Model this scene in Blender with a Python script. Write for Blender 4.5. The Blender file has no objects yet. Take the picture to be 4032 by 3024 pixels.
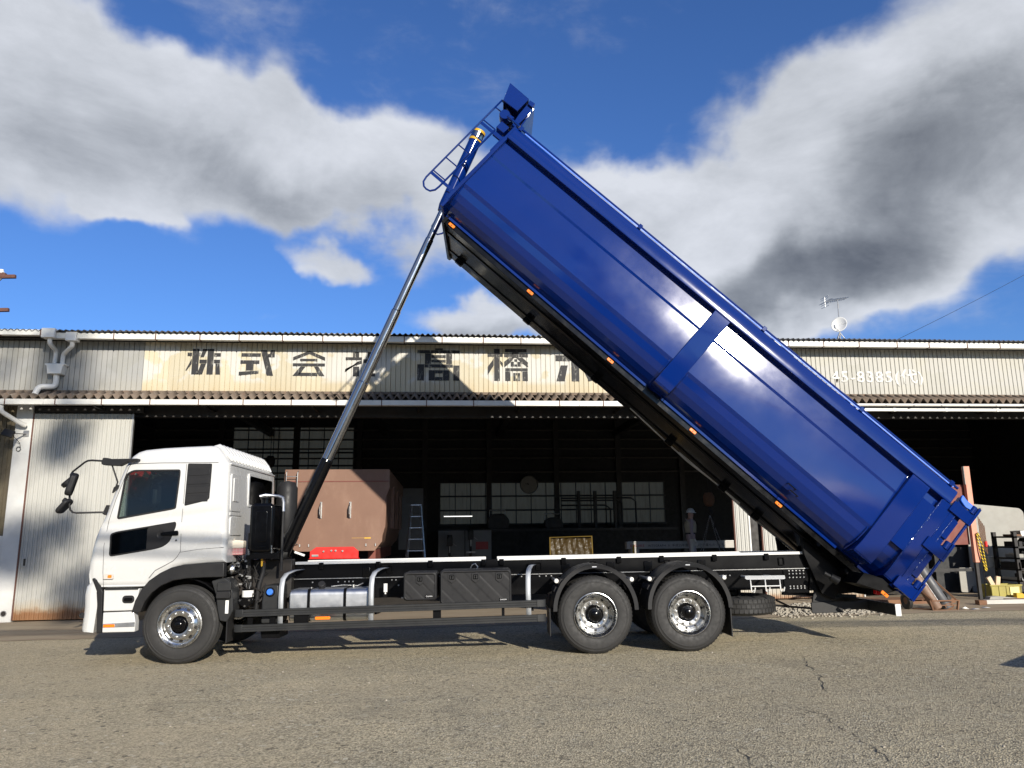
import bpy, bmesh, math, random
from math import sin, cos, pi, radians, sqrt, atan2
from mathutils import Vector, Matrix, Euler
from mathutils.geometry import tessellate_polygon
random.seed(7)
SC = bpy.context.scene
COL = SC.collection

# ------------------------------------------------------------------ camera, sky, sun, exposure
def setup_camera():
    pitch, roll, yaw, h = 0.194807, -0.011866, 0.091260, 1.6715
    cy, sy, cp, sp = cos(yaw), sin(yaw), cos(pitch), sin(pitch)
    fwd = Vector((sy*cp, cy*cp, sp)); right = Vector((cy, -sy, 0)); up = right.cross(fwd)
    r2 = right*cos(roll)+up*sin(roll); u2 = up*cos(roll)-right*sin(roll)
    cam = bpy.data.cameras.new('camera'); o = bpy.data.objects.new('camera', cam); COL.objects.link(o)
    cam.sensor_width = 36; cam.lens = 36*3028/4032; cam.clip_end = 5000; cam.clip_start = .05
    m = Matrix((( r2.x, u2.x, -fwd.x, 0), (r2.y, u2.y, -fwd.y, 0), (r2.z, u2.z, -fwd.z, h), (0,0,0,1)))
    o.matrix_world = m
    SC.camera = o
setup_camera()

SUN_D = Vector((-0.325, 0.885, -0.338)).normalized()        # the way the light travels
def setup_sun():
    l = bpy.data.lights.new('sun', 'SUN'); l.energy = 4.8; l.angle = radians(.53); l.color = (1, .93, .82)
    o = bpy.data.objects.new('sun', l); COL.objects.link(o)
    o.rotation_euler = SUN_D.to_track_quat('-Z', 'Y').to_euler(); o.location = (20, -40, 30)
setup_sun()
SC.view_settings.view_transform = 'Standard'; SC.view_settings.look = 'None'
SC.view_settings.gamma = 1; SC.view_settings.exposure = 0.42
SC.cycles.max_bounces = 6; SC.cycles.diffuse_bounces = 3; SC.cycles.glossy_bounces = 3; SC.cycles.transmission_bounces = 3; SC.cycles.transparent_max_bounces = 6

def setup_world():
    w = bpy.data.worlds.new('World'); SC.world = w; w.use_nodes = True
    nt = w.node_tree; N = nt.nodes; L = nt.links; N.clear()
    def n(t, **k):
        x = N.new(t)
        for a, v in k.items(): setattr(x, a, v)
        return x
    def math_(op, a, b=None, c=None, clamp=False):
        x = n('ShaderNodeMath', operation=op, use_clamp=clamp)
        for i, v in enumerate((a, b, c)):
            if v is None: continue
            if isinstance(v, (int, float)): x.inputs[i].default_value = v
            else: L.new(v, x.inputs[i])
        return x.outputs[0]
    def mrange(v, a, b, c=0., d=1., t='SMOOTHSTEP'):
        x = n('ShaderNodeMapRange', interpolation_type=t); L.new(v, x.inputs[0])
        for i, q in enumerate((a, b, c, d)): x.inputs[i+1].default_value = q
        return x.outputs[0]
    tc = n('ShaderNodeTexCoord'); gen = tc.outputs['Generated']
    sep = n('ShaderNodeSeparateXYZ'); L.new(gen, sep.inputs[0])
    X, Y, Z = sep.outputs
    sky = n('ShaderNodeTexSky', sky_type='NISHITA', sun_disc=False)
    sky.sun_elevation = radians(19.8); sky.sun_rotation = atan2(-SUN_D.x, -SUN_D.y)
    sky.altitude = 100; sky.air_density = 1.0; sky.dust_density = .35; sky.ozone_density = 2.6
    # cloud deck coordinates: a bent layer, so that clouds shrink towards the horizon
    zz = math_('ADD', math_('MAXIMUM', Z, 0.0), .22)
    cx = math_('DIVIDE', X, zz); cy_ = math_('DIVIDE', Y, zz)
    cmb = n('ShaderNodeCombineXYZ'); L.new(cx, cmb.inputs[0]); L.new(cy_, cmb.inputs[1])
    sq = n('ShaderNodeMapping'); sq.inputs['Scale'].default_value = (1, 1, 1.9); L.new(gen, sq.inputs[0])
    def noise(vec, scale, detail, rough, dist=0., off=(0,0,0), ntype='FBM'):
        mp = n('ShaderNodeMapping'); mp.inputs['Location'].default_value = off; L.new(vec, mp.inputs[0])
        x = n('ShaderNodeTexNoise'); L.new(mp.outputs[0], x.inputs['Vector'])
        x.inputs['Scale'].default_value = scale; x.inputs['Detail'].default_value = detail
        x.inputs['Roughness'].default_value = rough; x.inputs['Distortion'].default_value = dist
        return x.outputs[0]
    n1 = noise(sq.outputs[0], 2.3, 6, .60, .25, (3.1, 1.7, 0))
    n2 = noise(sq.outputs[0], 8.5, 7, .62, .3, (7.7, 2.9, 1))
    n3 = noise(cmb.outputs[0], .35, 3, .5, 0., (1.4, 5.2, 2))
    # large cloud banks by azimuth (deg/10, right of +Y) and elevation (deg/10)
    az = math_('MULTIPLY', math_('ARCTAN2', X, Y), 18/pi); el = math_('MULTIPLY', math_('ARCSINE', Z), 18/pi)
    ae = n('ShaderNodeCombineXYZ'); L.new(az, ae.inputs[0]); L.new(el, ae.inputs[1])
    dis = n('ShaderNodeTexNoise'); dis.inputs['Scale'].default_value = .9; dis.inputs['Detail'].default_value = 5; L.new(ae.outputs[0], dis.inputs['Vector'])
    dv = n('ShaderNodeVectorMath', operation='SUBTRACT'); L.new(dis.outputs[1], dv.inputs[0]); dv.inputs[1].default_value = (.5, .5, .5)
    dm = n('ShaderNodeVectorMath', operation='SCALE'); L.new(dv.outputs[0], dm.inputs[0]); dm.inputs['Scale'].default_value = 1.3
    da = n('ShaderNodeVectorMath', operation='ADD'); L.new(ae.outputs[0], da.inputs[0]); L.new(dm.outputs[0], da.inputs[1])
    bank = None
    for (ca, ce, ra, re, rot, amp) in BANKS:
        mp = n('ShaderNodeMapping', vector_type='TEXTURE'); L.new(da.outputs[0], mp.inputs[0])
        mp.inputs['Location'].default_value = (ca, ce, 0); mp.inputs['Rotation'].default_value = (0, 0, radians(rot)); mp.inputs['Scale'].default_value = (ra, re, 1)
        g = n('ShaderNodeTexGradient', gradient_type='SPHERICAL'); L.new(mp.outputs[0], g.inputs[0])
        v = math_('MULTIPLY', mrange(g.outputs[1], 0, .75), amp)
        bank = v if bank is None else math_('ADD', bank, v)
    # outside the banks the deck goes on, thinned and greyed to lower the ambient light
    front = math_('MULTIPLY', mrange(az, 5.2, 6.6, 1, 0), mrange(az, -5.6, -4.2))
    front = math_('MULTIPLY', front, mrange(el, 4.6, 6.0, 1, 0))
    wild = math_('MULTIPLY', math_('SUBTRACT', 1, front), mrange(n3, .52, .70))
    base = math_('ADD', bank, math_('MULTIPLY', wild, .62))
    d = math_('ADD', base, math_('MULTIPLY', math_('SUBTRACT', n1, .5), 1.1))
    d = math_('ADD', d, math_('MULTIPLY', math_('SUBTRACT', n2, .5), .62))
    cover = mrange(d, .06, .68)
    # bellies: the thick middle of the deck is grey, broken up by billows
    belly = None
    for (ca, ce, ra, re, rot, amp) in BELLIES:
        mp = n('ShaderNodeMapping', vector_type='TEXTURE'); L.new(da.outputs[0], mp.inputs[0])
        mp.inputs['Location'].default_value = (ca, ce, 0); mp.inputs['Rotation'].default_value = (0, 0, radians(rot)); mp.inputs['Scale'].default_value = (ra, re, 1)
        g = n('ShaderNodeTexGradient', gradient_type='SPHERICAL'); L.new(mp.outputs[0], g.inputs[0])
        v = math_('MULTIPLY', mrange(g.outputs[1], 0, .9), amp)
        belly = v if belly is None else math_('ADD', belly, v)
    belly = math_('ADD', belly, math_('MULTIPLY', wild, .5))
    n4 = noise(sq.outputs[0], 4.6, 6, .62, .3, (2.2, 9.1, 3))
    thick = math_('ADD', math_('ADD', belly, .12), math_('MULTIPLY', math_('SUBTRACT', n4, .5), 1.0))
    thick = mrange(math_('ADD', thick, math_('MULTIPLY', math_('SUBTRACT', n2, .5), .35)), 0, 1, 0, 1, 'LINEAR')
    ramp = n('ShaderNodeValToRGB'); L.new(thick, ramp.inputs[0])
    cr = ramp.color_ramp; cr.elements[0].position = 0; cr.elements[0].color = (.57, .59, .63, 1)
    cr.elements[1].position = 1; cr.elements[1].color = (.10, .108, .12, 1)
    e = cr.elements.new(.3); e.color = (.43, .45, .48, 1); e = cr.elements.new(.65); e.color = (.235, .25, .27, 1)
    sk = n('ShaderNodeMixRGB', blend_type='MULTIPLY'); sk.inputs[0].default_value = 1; L.new(sky.outputs[0], sk.inputs[1]); sk.inputs[2].default_value = SKYMUL
    mix = n('ShaderNodeMixRGB'); L.new(math_('MULTIPLY', cover, .93), mix.inputs[0]); L.new(sk.outputs[0], mix.inputs[1])
    cs = n('ShaderNodeMixRGB', blend_type='MULTIPLY'); cs.inputs[0].default_value = 1; L.new(ramp.outputs[0], cs.inputs[1]); cs.inputs[2].default_value = (1/SKYS,)*3+(1,)
    L.new(cs.outputs[0], mix.inputs[2])
    bg = n('ShaderNodeBackground'); L.new(mix.outputs[0], bg.inputs[0]); bg.inputs[1].default_value = SKYS
    out = n('ShaderNodeOutputWorld'); L.new(bg.outputs[0], out.inputs[0])
SKYS = .1; SKYMUL = (.47, .71, 1.12, 1)
# azimuth/10, elevation/10, radii, tilt, weight
BANKS = [(-3.0, 2.8, 1.9, 1.1, -8, 1.0), (-1.7, 2.82, 1.7, .72, -14, .95), (-.3, 2.55, 1.7, .66, -13, .9),
         (3.6, 2.5, 1.9, 1.35, 30, 1.05), (2.4, 2.2, 2.0, 1.15, 15, 1.0), (1.3, 2.3, 1.4, .65, 8, .85), (2.3, 1.62, 1.6, .5, 0, .9), (3.5, 2.0, 1.2, .7, 5, .75),
         (.35, 1.62, .85, .26, 0, .85), (-.95, 1.98, .5, .2, -15, .68), (-2.2, 2.22, .34, .15, -15, .7)]
BELLIES = [(-2.6, 2.6, 2.0, .5, -8, .24), (-.9, 2.4, 1.5, .36, -16, .28), (3.6, 2.25, 1.6, .8, 25, .62), (2.6, 1.68, 1.4, .42, 4, .66), (1.2, 2.1, 1., .4, 10, .3), (.35, 1.52, .7, .15, 0, .3)]
setup_world()
SC.world.cycles.sampling_method = 'MANUAL'; SC.world.cycles.sample_map_resolution = 512
# ------------------------------------------------------------------ mesh helpers
def gz(x): return .007855*(x+3.582)             # the yard rises a little to the right

class MB:
    def __init__(s): s.v = []; s.f = []
    def add(s, vs, fs):
        b = len(s.v); s.v += [tuple(p) for p in vs]; s.f += [tuple(b+i for i in f) for f in fs]; return s
    def box(s, x0, x1, y0, y1, z0, z1):
        vs = [(x, y, z) for x in (x0, x1) for y in (y0, y1) for z in (z0, z1)]
        return s.add(vs, [(0,1,3,2), (4,6,7,5), (0,4,5,1), (2,3,7,6), (0,2,6,4), (1,5,7,3)])
    def obox(s, c, size, rot=(0,0,0)):
        m = Euler(rot).to_matrix(); c = Vector(c); h = [q/2 for q in size]
        vs = [c+m@Vector((x*h[0], y*h[1], z*h[2])) for x in (-1,1) for y in (-1,1) for z in (-1,1)]
        return s.add(vs, [(0,1,3,2), (4,6,7,5), (0,4,5,1), (2,3,7,6), (0,2,6,4), (1,5,7,3)])
    def bar(s, p0, p1, w, h, up=(0,0,1)):
        p0, p1 = Vector(p0), Vector(p1); d = (p1-p0).normalized(); u = Vector(up); r = d.cross(u)
        if r.length < 1e-4: r = d.cross(Vector((1,0,0)))
        r.normalize(); u = r.cross(d)
        vs = [p+r*(a*w/2)+u*(b*h/2) for p in (p0, p1) for a in (-1,1) for b in (-1,1)]
        return s.add(vs, [(0,1,3,2), (4,6,7,5), (0,4,5,1), (2,3,7,6), (0,2,6,4), (1,5,7,3)])
    def cyl(s, p0, p1, r0, r1=None, n=16, caps=True):
        r1 = r0 if r1 is None else r1
        p0, p1 = Vector(p0), Vector(p1); d = (p1-p0).normalized()
        a = d.orthogonal().normalized(); b = d.cross(a)
        vs = [p+(a*cos(2*pi*i/n)+b*sin(2*pi*i/n))*r for p, r in ((p0, r0), (p1, r1)) for i in range(n)]
        fs = [(i, (i+1) % n, n+(i+1) % n, n+i) for i in range(n)]
        if caps: fs += [tuple(range(n))[::-1], tuple(range(n, 2*n))]
        return s.add(vs, fs)
    def tube(s, pts, r, n=8, closed=False):
        P = [Vector(p) for p in pts]; m = len(P); T = []
        for i in range(m):
            a = P[(i-1) % m] if (closed or i) else P[i]; b = P[(i+1) % m] if (closed or i < m-1) else P[i]
            T.append((b-a).normalized())
        u = T[0].orthogonal().normalized(); vs = []
        for i in range(m):
            u = (u-T[i]*u.dot(T[i])).normalized(); w = T[i].cross(u)
            rr = r[i] if isinstance(r, (list, tuple)) else r
            vs += [P[i]+(u*cos(2*pi*k/n)+w*sin(2*pi*k/n))*rr for k in range(n)]
        fs = []
        for i in range(m if closed else m-1):
            j = (i+1) % m
            fs += [(i*n+k, i*n+(k+1) % n, j*n+(k+1) % n, j*n+k) for k in range(n)]
        if not closed: fs += [tuple(range(n))[::-1], tuple(range((m-1)*n, m*n))]
        return s.add(vs, fs)
    def prism(s, poly, a0, a1, axis='y'):
        def P(p, t): return {'y': (p[0], t, p[1]), 'x': (t, p[0], p[1]), 'z': (p[0], p[1], t)}[axis]
        n = len(poly); vs = [P(p, a0) for p in poly]+[P(p, a1) for p in poly]
        return s.add(vs, [tuple(range(n))[::-1], tuple(range(n, 2*n))]+[(i, (i+1) % n, n+(i+1) % n, n+i) for i in range(n)])
    def lathe(s, prof, c, axis='y', n=48, closed=False, a0=0, a1=2*pi):
        full = abs(a1-a0-2*pi) < 1e-6; m = n if full else n+1; k = len(prof); vs = []
        for i in range(m):
            a = a0+(a1-a0)*i/n
            for r, t in prof:
                q = (r*cos(a), t, r*sin(a)) if axis == 'y' else (r*cos(a), r*sin(a), t) if axis == 'z' else (t, r*cos(a), r*sin(a))
                vs.append((c[0]+q[0], c[1]+q[1], c[2]+q[2]))
        fs = []
        for i in range(n):
            j = (i+1) % m
            for q in range(k if closed else k-1):
                q2 = (q+1) % k; fs.append((i*k+q, i*k+q2, j*k+q2, j*k+q))
        return s.add(vs, fs)
    def grid(s, rows):
        m = len(rows[0]); vs = [p for r in rows for p in r]
        return s.add(vs, [(i*m+j, i*m+j+1, (i+1)*m+j+1, (i+1)*m+j) for i in range(len(rows)-1) for j in range(m-1)])
    def holed(s, outer, holes, P):
        loops = [outer]+holes; flat = [p for l in loops for p in l]
        tri = tessellate_polygon([[Vector((p[0], p[1], 0)) for p in l] for l in loops])
        return s.add([P(p) for p in flat], [tuple(t) for t in tri])
    def split(s, name, mat, parent=None, **k):
        # every loose piece becomes an object of its own
        up = list(range(len(s.v)))
        def find(i):
            while up[i] != i: up[i] = up[up[i]]; i = up[i]
            return i
        for f in s.f:
            for i in f[1:]: up[find(i)] = find(f[0])
        groups = {}
        for f in s.f: groups.setdefault(find(f[0]), []).append(f)
        out = []
        for fs in groups.values():
            ids = sorted({i for f in fs for i in f}); mp = {i: j for j, i in enumerate(ids)}
            out.append(MB().add([s.v[i] for i in ids], [tuple(mp[i] for i in f) for f in fs]).build(name, mat, parent, **k))
        return out
    def build(s, name, mat, parent=None, bevel=0, seg=2, ang=35, sol=0, fix=True, mats=None):
        me = bpy.data.meshes.new(name); me.from_pydata(s.v, [], s.f); me.update()
        if fix:
            bm = bmesh.new(); bm.from_mesh(me); bmesh.ops.recalc_face_normals(bm, faces=bm.faces); bm.to_mesh(me); bm.free()
        me.materials.append(mat)
        me.polygons.foreach_set('use_smooth', [True]*len(me.polygons)); me.set_sharp_from_angle(angle=radians(ang))
        o = bpy.data.objects.new(name, me); COL.objects.link(o); o.parent = parent
        if sol: q = o.modifiers.new('s', 'SOLIDIFY'); q.thickness = sol; q.offset = 0
        if bevel:
            q = o.modifiers.new('b', 'BEVEL'); q.width = bevel; q.segments = seg; q.limit_method = 'ANGLE'; q.angle_limit = radians(40); q.harden_normals = False
        return o

def tag(o, label=None, cat=None, group=None, kind=None):
    if label: o['label'] = label
    if cat: o['category'] = cat
    if group: o['group'] = group
    if kind: o['kind'] = kind
    return o
def thing(name, label, cat, loc=(0,0,0), rot=(0,0,0), group=None):
    o = bpy.data.objects.new(name, None); COL.objects.link(o); o.location = loc; o.rotation_euler = rot; o.empty_display_size = .2
    return tag(o, label, cat, group)
def inst(src, parent, loc, rot=(0,0,0), name=None):
    o = src.copy(); COL.objects.link(o); o.parent = parent; o.location = loc; o.rotation_euler = rot
    if name: o.name = name
    return o
def rrect(x0, x1, z0, z1, r, n=5):
    out = []
    for cx, cz, a in ((x1-r, z1-r, 0), (x0+r, z1-r, pi/2), (x0+r, z0+r, pi), (x1-r, z0+r, 1.5*pi)):
        out += [(cx+r*cos(a+pi/2*i/n), cz+r*sin(a+pi/2*i/n)) for i in range(n+1)]
    return out
def rpoly(pts, r, n=4):
    out = []; m = len(pts)
    for i in range(m):
        p = Vector(pts[i]); a = Vector(pts[i-1]); b = Vector(pts[(i+1) % m])
        da, db = (a-p), (b-p); rr = min(r, da.length*.45, db.length*.45)
        A = p+da.normalized()*rr; B = p+db.normalized()*rr
        for k in range(n+1):
            t = k/n; q = A*(1-t)**2+p*2*t*(1-t)+B*t*t; out.append((q.x, q.y))
    return out
def text_geo(txt, size, spacing=1.0, bold=0.):
    c = bpy.data.curves.new('t', 'FONT'); c.body = txt; c.size = size; c.space_character = spacing; c.resolution_u = 2; c.offset = bold
    o = bpy.data.objects.new('t', c); COL.objects.link(o)
    dg = bpy.context.evaluated_depsgraph_get(); dg.update(); ev = o.evaluated_get(dg); me = ev.to_mesh()
    vs = [tuple(v.co) for v in me.vertices]; fs = [tuple(p.vertices) for p in me.polygons]
    ev.to_mesh_clear(); bpy.data.objects.remove(o); bpy.data.curves.remove(c)
    return vs, fs

# ------------------------------------------------------------------ materials
class NT:
    def __init__(s, name):
        s.m = bpy.data.materials.new(name); s.m.use_nodes = True; s.t = s.m.node_tree; s.N = s.t.nodes; s.L = s.t.links
        s.b = s.N['Principled BSDF']; s.out = s.N['Material Output']; s.tc = s.N.new('ShaderNodeTexCoord').outputs['Object']
    def n(s, t, **k):
        x = s.N.new(t)
        for a, v in k.items(): setattr(x, a, v)
        return x
    def inp(s, sock, v):
        if hasattr(v, 'links') or hasattr(v, 'is_linked'): s.L.new(v, sock)
        else: sock.default_value = v
    def mathn(s, op, a, b=0., clamp=False):
        x = s.n('ShaderNodeMath', operation=op, use_clamp=clamp); s.inp(x.inputs[0], a); s.inp(x.inputs[1], b); return x.outputs[0]
    def noise(s, scale, detail=4, rough=.55, vec=None, stretch=None, dist=0., off=(0,0,0)):
        v = vec or s.tc
        if stretch or off != (0,0,0):
            mp = s.n('ShaderNodeMapping'); mp.inputs['Scale'].default_value = stretch or (1,1,1); mp.inputs['Location'].default_value = off; s.L.new(v, mp.inputs[0]); v = mp.outputs[0]
        x = s.n('ShaderNodeTexNoise'); s.L.new(v, x.inputs['Vector']); x.inputs['Scale'].default_value = scale; x.inputs['Detail'].default_value = detail
        x.inputs['Roughness'].default_value = rough; x.inputs['Distortion'].default_value = dist
        return x.outputs[0]
    def vor(s, scale, feature='F1', stretch=None, rnd=1.):
        v = s.tc
        if stretch:
            mp = s.n('ShaderNodeMapping'); mp.inputs['Scale'].default_value = stretch; s.L.new(v, mp.inputs[0]); v = mp.outputs[0]
        x = s.n('ShaderNodeTexVoronoi', feature=feature); s.L.new(v, x.inputs['Vector']); x.inputs['Scale'].default_value = scale; x.inputs['Randomness'].default_value = rnd
        return x
    def mr(s, v, a, b, c=0., d=1., t='LINEAR'):
        x = s.n('ShaderNodeMapRange', interpolation_type=t); s.inp(x.inputs[0], v)
        for i, q in enumerate((a, b, c, d)): x.inputs[i+1].default_value = q
        return x.outputs[0]
    def mix(s, f, a, b, mode='MIX'):
        x = s.n('ShaderNodeMixRGB', blend_type=mode)
        s.inp(x.inputs[0], f)
        for i, v in ((1, a), (2, b)):
            if isinstance(v, (tuple, list)): x.inputs[i].default_value = tuple(v[:3])+(1,)
            else: s.L.new(v, x.inputs[i])
        return x.outputs[0]
    def xyz(s):
        x = s.n('ShaderNodeSeparateXYZ'); s.L.new(s.tc, x.inputs[0]); return x.outputs
    def bump(s, h, strength, dist=.01):
        x = s.n('ShaderNodeBump'); x.inputs['Strength'].default_value = strength; x.inputs['Distance'].default_value = dist; s.L.new(h, x.inputs['Height'])
        s.L.new(x.outputs[0], s.b.inputs['Normal']); return x
    def set(s, **k):
        nm = dict(col='Base Color', rough='Roughness', metal='Metallic', coat='Coat Weight', coatr='Coat Roughness', spec='Specular IOR Level', emit='Emission Color', es='Emission Strength', alpha='Alpha', trans='Transmission Weight', ior='IOR')
        for a, v in k.items():
            q = s.b.inputs[nm[a]]
            if a in ('col', 'emit') and isinstance(v, (tuple, list)): q.default_value = tuple(v[:3])+(1,)
            else: s.inp(q, v)
        return s
MATS = {}
def pbr(name, col, rough=.5, metal=0., var=.12, vs=2.5, rvar=.12, bump=0., bs=40, bd=.004, coat=0., coatr=.05, spec=.5, dirt=None, dirtamt=.4, ds=1.5):
    t = NT(name); nz = t.noise(vs, 6, .6)
    c = t.mix(1., col, t.mix(nz, (1-var*2,)*3, (1+var*2,)*3), 'MULTIPLY')
    if dirt: c = t.mix(t.mathn('MULTIPLY', t.mr(t.noise(ds, 8, .65, off=(3,1,2)), .45, .72), dirtamt), c, dirt)
    t.set(col=c, metal=metal, rough=t.mr(t.noise(vs*3, 5, .6, off=(5,5,5)), .3, .7, max(.02, rough-rvar), min(1, rough+rvar)), coat=coat, coatr=coatr, spec=spec)
    if bump: t.bump(t.noise(bs, 5, .6), bump, bd)
    MATS[name] = t.m; return t.m

WHITE = pbr('white_paint', (.55,.55,.535), .26, var=.015, coat=.6, rvar=.05)
DULLWHITE = pbr('white_panel', (.66,.66,.64), .4, var=.03)
def m_blue():
    t = NT('blue_paint'); nz = t.noise(1.3, 5, .6)
    c = t.mix(t.noise(.8, 4, .6), (.0015,.015,.122), (.0018,.018,.142))
    t.set(col=c, rough=t.mr(nz, .3, .7, .07, .12), coat=.15, coatr=.03, spec=.5)
    t.bump(t.noise(.85, 1.5, .4), .2, .05); return t.m
BLUE = m_blue()
PALEBLUE = pbr('pale_blue_trim', (.02,.13,.62), .45, var=.08)  # paler blue for the cover strip and latch hood
BLACK = pbr('black_gloss_paint', (.0025,.0025,.003), .17, var=.1, rvar=.05, spec=.3)
FRAME = pbr('black_frame_paint', (.0035,.0035,.004), .34, var=.05, rvar=.05, spec=.13)
PLAST = pbr('black_plastic', (.016,.016,.017), .50, var=.08, bump=.08, bs=160, bd=.002, spec=.25, dirt=(.04,.038,.034), dirtamt=.25)
GREYPL = pbr('grey_plastic', (.019,.0198,.0206), .48, var=.06, spec=.3, dirt=(.05,.047,.042), dirtamt=.25)
def m_rubber():
    t = NT('tyre_rubber'); c = t.mix(t.noise(3, 7, .65), (.013,.0128,.0125), (.024,.023,.022))
    c = t.mix(t.mathn('MULTIPLY', t.mr(t.noise(7, 8, .7, off=(2,2,2)), .5, .75), .35), c, (.045,.042,.037))
    t.set(col=c, rough=t.mr(t.noise(20, 4), .3, .7, .55, .8)); t.bump(t.noise(120, 4), .12, .003); return t.m
RUBBER = m_rubber()
CHROME = pbr('polished_chrome', (.42,.43,.45), .14, 1., var=.03, vs=1, rvar=.05)
ALU = pbr('brushed_aluminium', (.55,.56,.57), .42, 1., var=.03, rvar=.06)
CASTALU = pbr('cast_aluminium', (.46,.48,.50), .5, .35, var=.05)
RIM = pbr('polished_alloy', (.60,.60,.59), .25, 1., var=.06, vs=6, rvar=.08, dirt=(.35,.33,.3), dirtamt=.25)
FLOORD = pbr('darkened_oily_floor', (.055,.048,.04), .7, var=.2, dirt=(.10,.085,.07), dirtamt=.5)  # oil-stained floor colour, darkened to cut bounced light inside the workshop
STEEL = pbr('galvanised_steel', (.42,.42,.41), .45, .8, var=.15, dirt=(.16,.12,.09), dirtamt=.4)
RAIL = pbr('white_rail_strip', (.70,.70,.68), .35, .0, var=.03)
ORANGE = pbr('orange_lens', (.85,.20,.01), .25, var=.05, coat=.6)
REDLENS = pbr('red_lens', (.55,.008,.012), .2, var=.05, coat=.6)
RED = pbr('red_paint', (.62,.012,.008), .45, var=.1, dirt=(.2,.05,.03), dirtamt=.25)
YELLOW = pbr('yellow_paint', (.62,.36,.02), .5, var=.12, dirt=(.2,.14,.06), dirtamt=.4)
CAPBLUE = pbr('blue_cap_plastic', (.03,.16,.62), .4, var=.06)
COOLANT = pbr('translucent_white_plastic', (.66,.60,.50), .45, var=.08); PINK = pbr('pink_coolant', (.62,.27,.27), .45, var=.1)
def m_glass(name, tint, glossy=.85):
    t = NT(name); tr = t.n('ShaderNodeBsdfTransparent'); tr.inputs[0].default_value = tint+(1,)
    gl = t.n('ShaderNodeBsdfGlossy'); gl.inputs['Roughness'].default_value = .02; gl.inputs[0].default_value = (glossy,)*3+(1,)
    fr = t.n('ShaderNodeFresnel'); fr.inputs[0].default_value = 1.5
    mx = t.n('ShaderNodeMixShader'); t.L.new(fr.outputs[0], mx.inputs[0]); t.L.new(tr.outputs[0], mx.inputs[1]); t.L.new(gl.outputs[0], mx.inputs[2])
    t.L.new(mx.outputs[0], t.out.inputs[0]); return t.m
GLASS = m_glass('cab_glass', (.62,.68,.66)); DGLASS = m_glass('dark_glass', (.07,.08,.08))
SEAT = pbr('dark_seat_fabric', (.035,.036,.04), .8); DASH = pbr('grey_dash', (.10,.10,.10), .6)
PRIMER = None
def m_primer():
    t = NT('brown_steel_plate'); c = t.mix(t.noise(1.2, 8, .65), (.15,.078,.050), (.225,.125,.082))
    c = t.mix(t.mathn('MULTIPLY', t.mr(t.noise(2.2, 9, .7, stretch=(1,1,.35), off=(4,0,1)), .5, .75), .45), c, (.30,.19,.13))
    c = t.mix(t.mathn('MULTIPLY', t.mr(t.noise(14, 6, .7, stretch=(1,1,.2)), .68, .78), .5), c, (.48,.40,.33))
    t.set(col=c, rough=.62, metal=.1); t.bump(t.noise(30, 5), .15, .004); return t.m
PRIMER = m_primer()
def m_asphalt():
    t = NT('worn_asphalt'); big = t.noise(.18, 6, .6, dist=.4); mid = t.noise(1.1, 8, .7); x, y, z = t.xyz()
    c = t.mix(t.mr(big, .35, .65), (.37,.325,.245), (.47,.41,.31))
    c = t.mix(t.mathn('MULTIPLY', t.mr(mid, .42, .72), .55), c, (.27,.25,.212))
    # dusty tan wash on the left, greyer and coarser in front of the truck
    dust = t.mathn('MULTIPLY', t.mr(t.mathn('ADD', t.mathn('MULTIPLY', x, -.12), t.mathn('MULTIPLY', t.noise(.5, 5, .6, off=(9,2,0)), 2.2)), 1.0, 2.0), .6)
    c = t.mix(dust, c, (.47,.395,.29))
    v1 = t.vor(70); cell = t.n('ShaderNodeSeparateColor'); t.L.new(v1.outputs['Color'], cell.inputs[0])
    agg = t.mr(cell.outputs[0], 0, 1, .38, 1.62)
    fade = t.mathn('SUBTRACT', 1., t.mathn('MULTIPLY', dust, .8))
    c = t.mix(t.mathn('MULTIPLY', fade, .85), c, t.mix(1., c, agg, 'MULTIPLY'))
    v2 = t.vor(26); c2 = t.n('ShaderNodeSeparateColor'); t.L.new(v2.outputs['Color'], c2.inputs[0])
    c = t.mix(t.mathn('MULTIPLY', t.mr(c2.outputs[1], .95, .99), t.mr(mid, .4, .6)), c, (.58,.54,.46))
    c = t.mix(t.mathn('MULTIPLY', t.mr(c2.outputs[2], .95, .99), .6), c, (.05,.048,.045))
    # tyre-swept streaks across the yard and a red paint scuff
    st = t.mr(t.noise(1.0, 6, .6, stretch=(.35, 3.2, 1), off=(1,7,0)), .55, .75)
    c = t.mix(t.mathn('MULTIPLY', st, .35), c, (.48,.435,.35))
    oil = t.mr(t.noise(.55, 7, .62, off=(13,4,0), dist=.6), .60, .74)
    c = t.mix(t.mathn('MULTIPLY', oil, .38), c, (.13,.118,.10))
    pat = t.mr(t.noise(.23, 3, .5, off=(2,17,0), stretch=(.6,1,1)), .50, .52)
    c = t.mix(t.mathn('MULTIPLY', pat, .16), c, (.22,.205,.175))
    trk = t.mr(t.noise(1.5, 4, .6, stretch=(.12,2.2,1), off=(6,3,0)), .60, .70)
    c = t.mix(t.mathn('MULTIPLY', trk, .30), c, (.17,.158,.138))
    c = t.mix(1., c, (1.13,1.11,.985), 'MULTIPLY')
    t.set(col=c, rough=.92, spec=.2)
    h = t.mathn('ADD', t.mathn('MULTIPLY', v1.outputs['Distance'], .9), t.mathn('ADD', t.noise(45, 5, .7), t.mathn('MULTIPLY', t.noise(2.5, 4), 1.2)))
    t.bump(h, .9, .02); return t.m
ASPH = m_asphalt()
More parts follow.
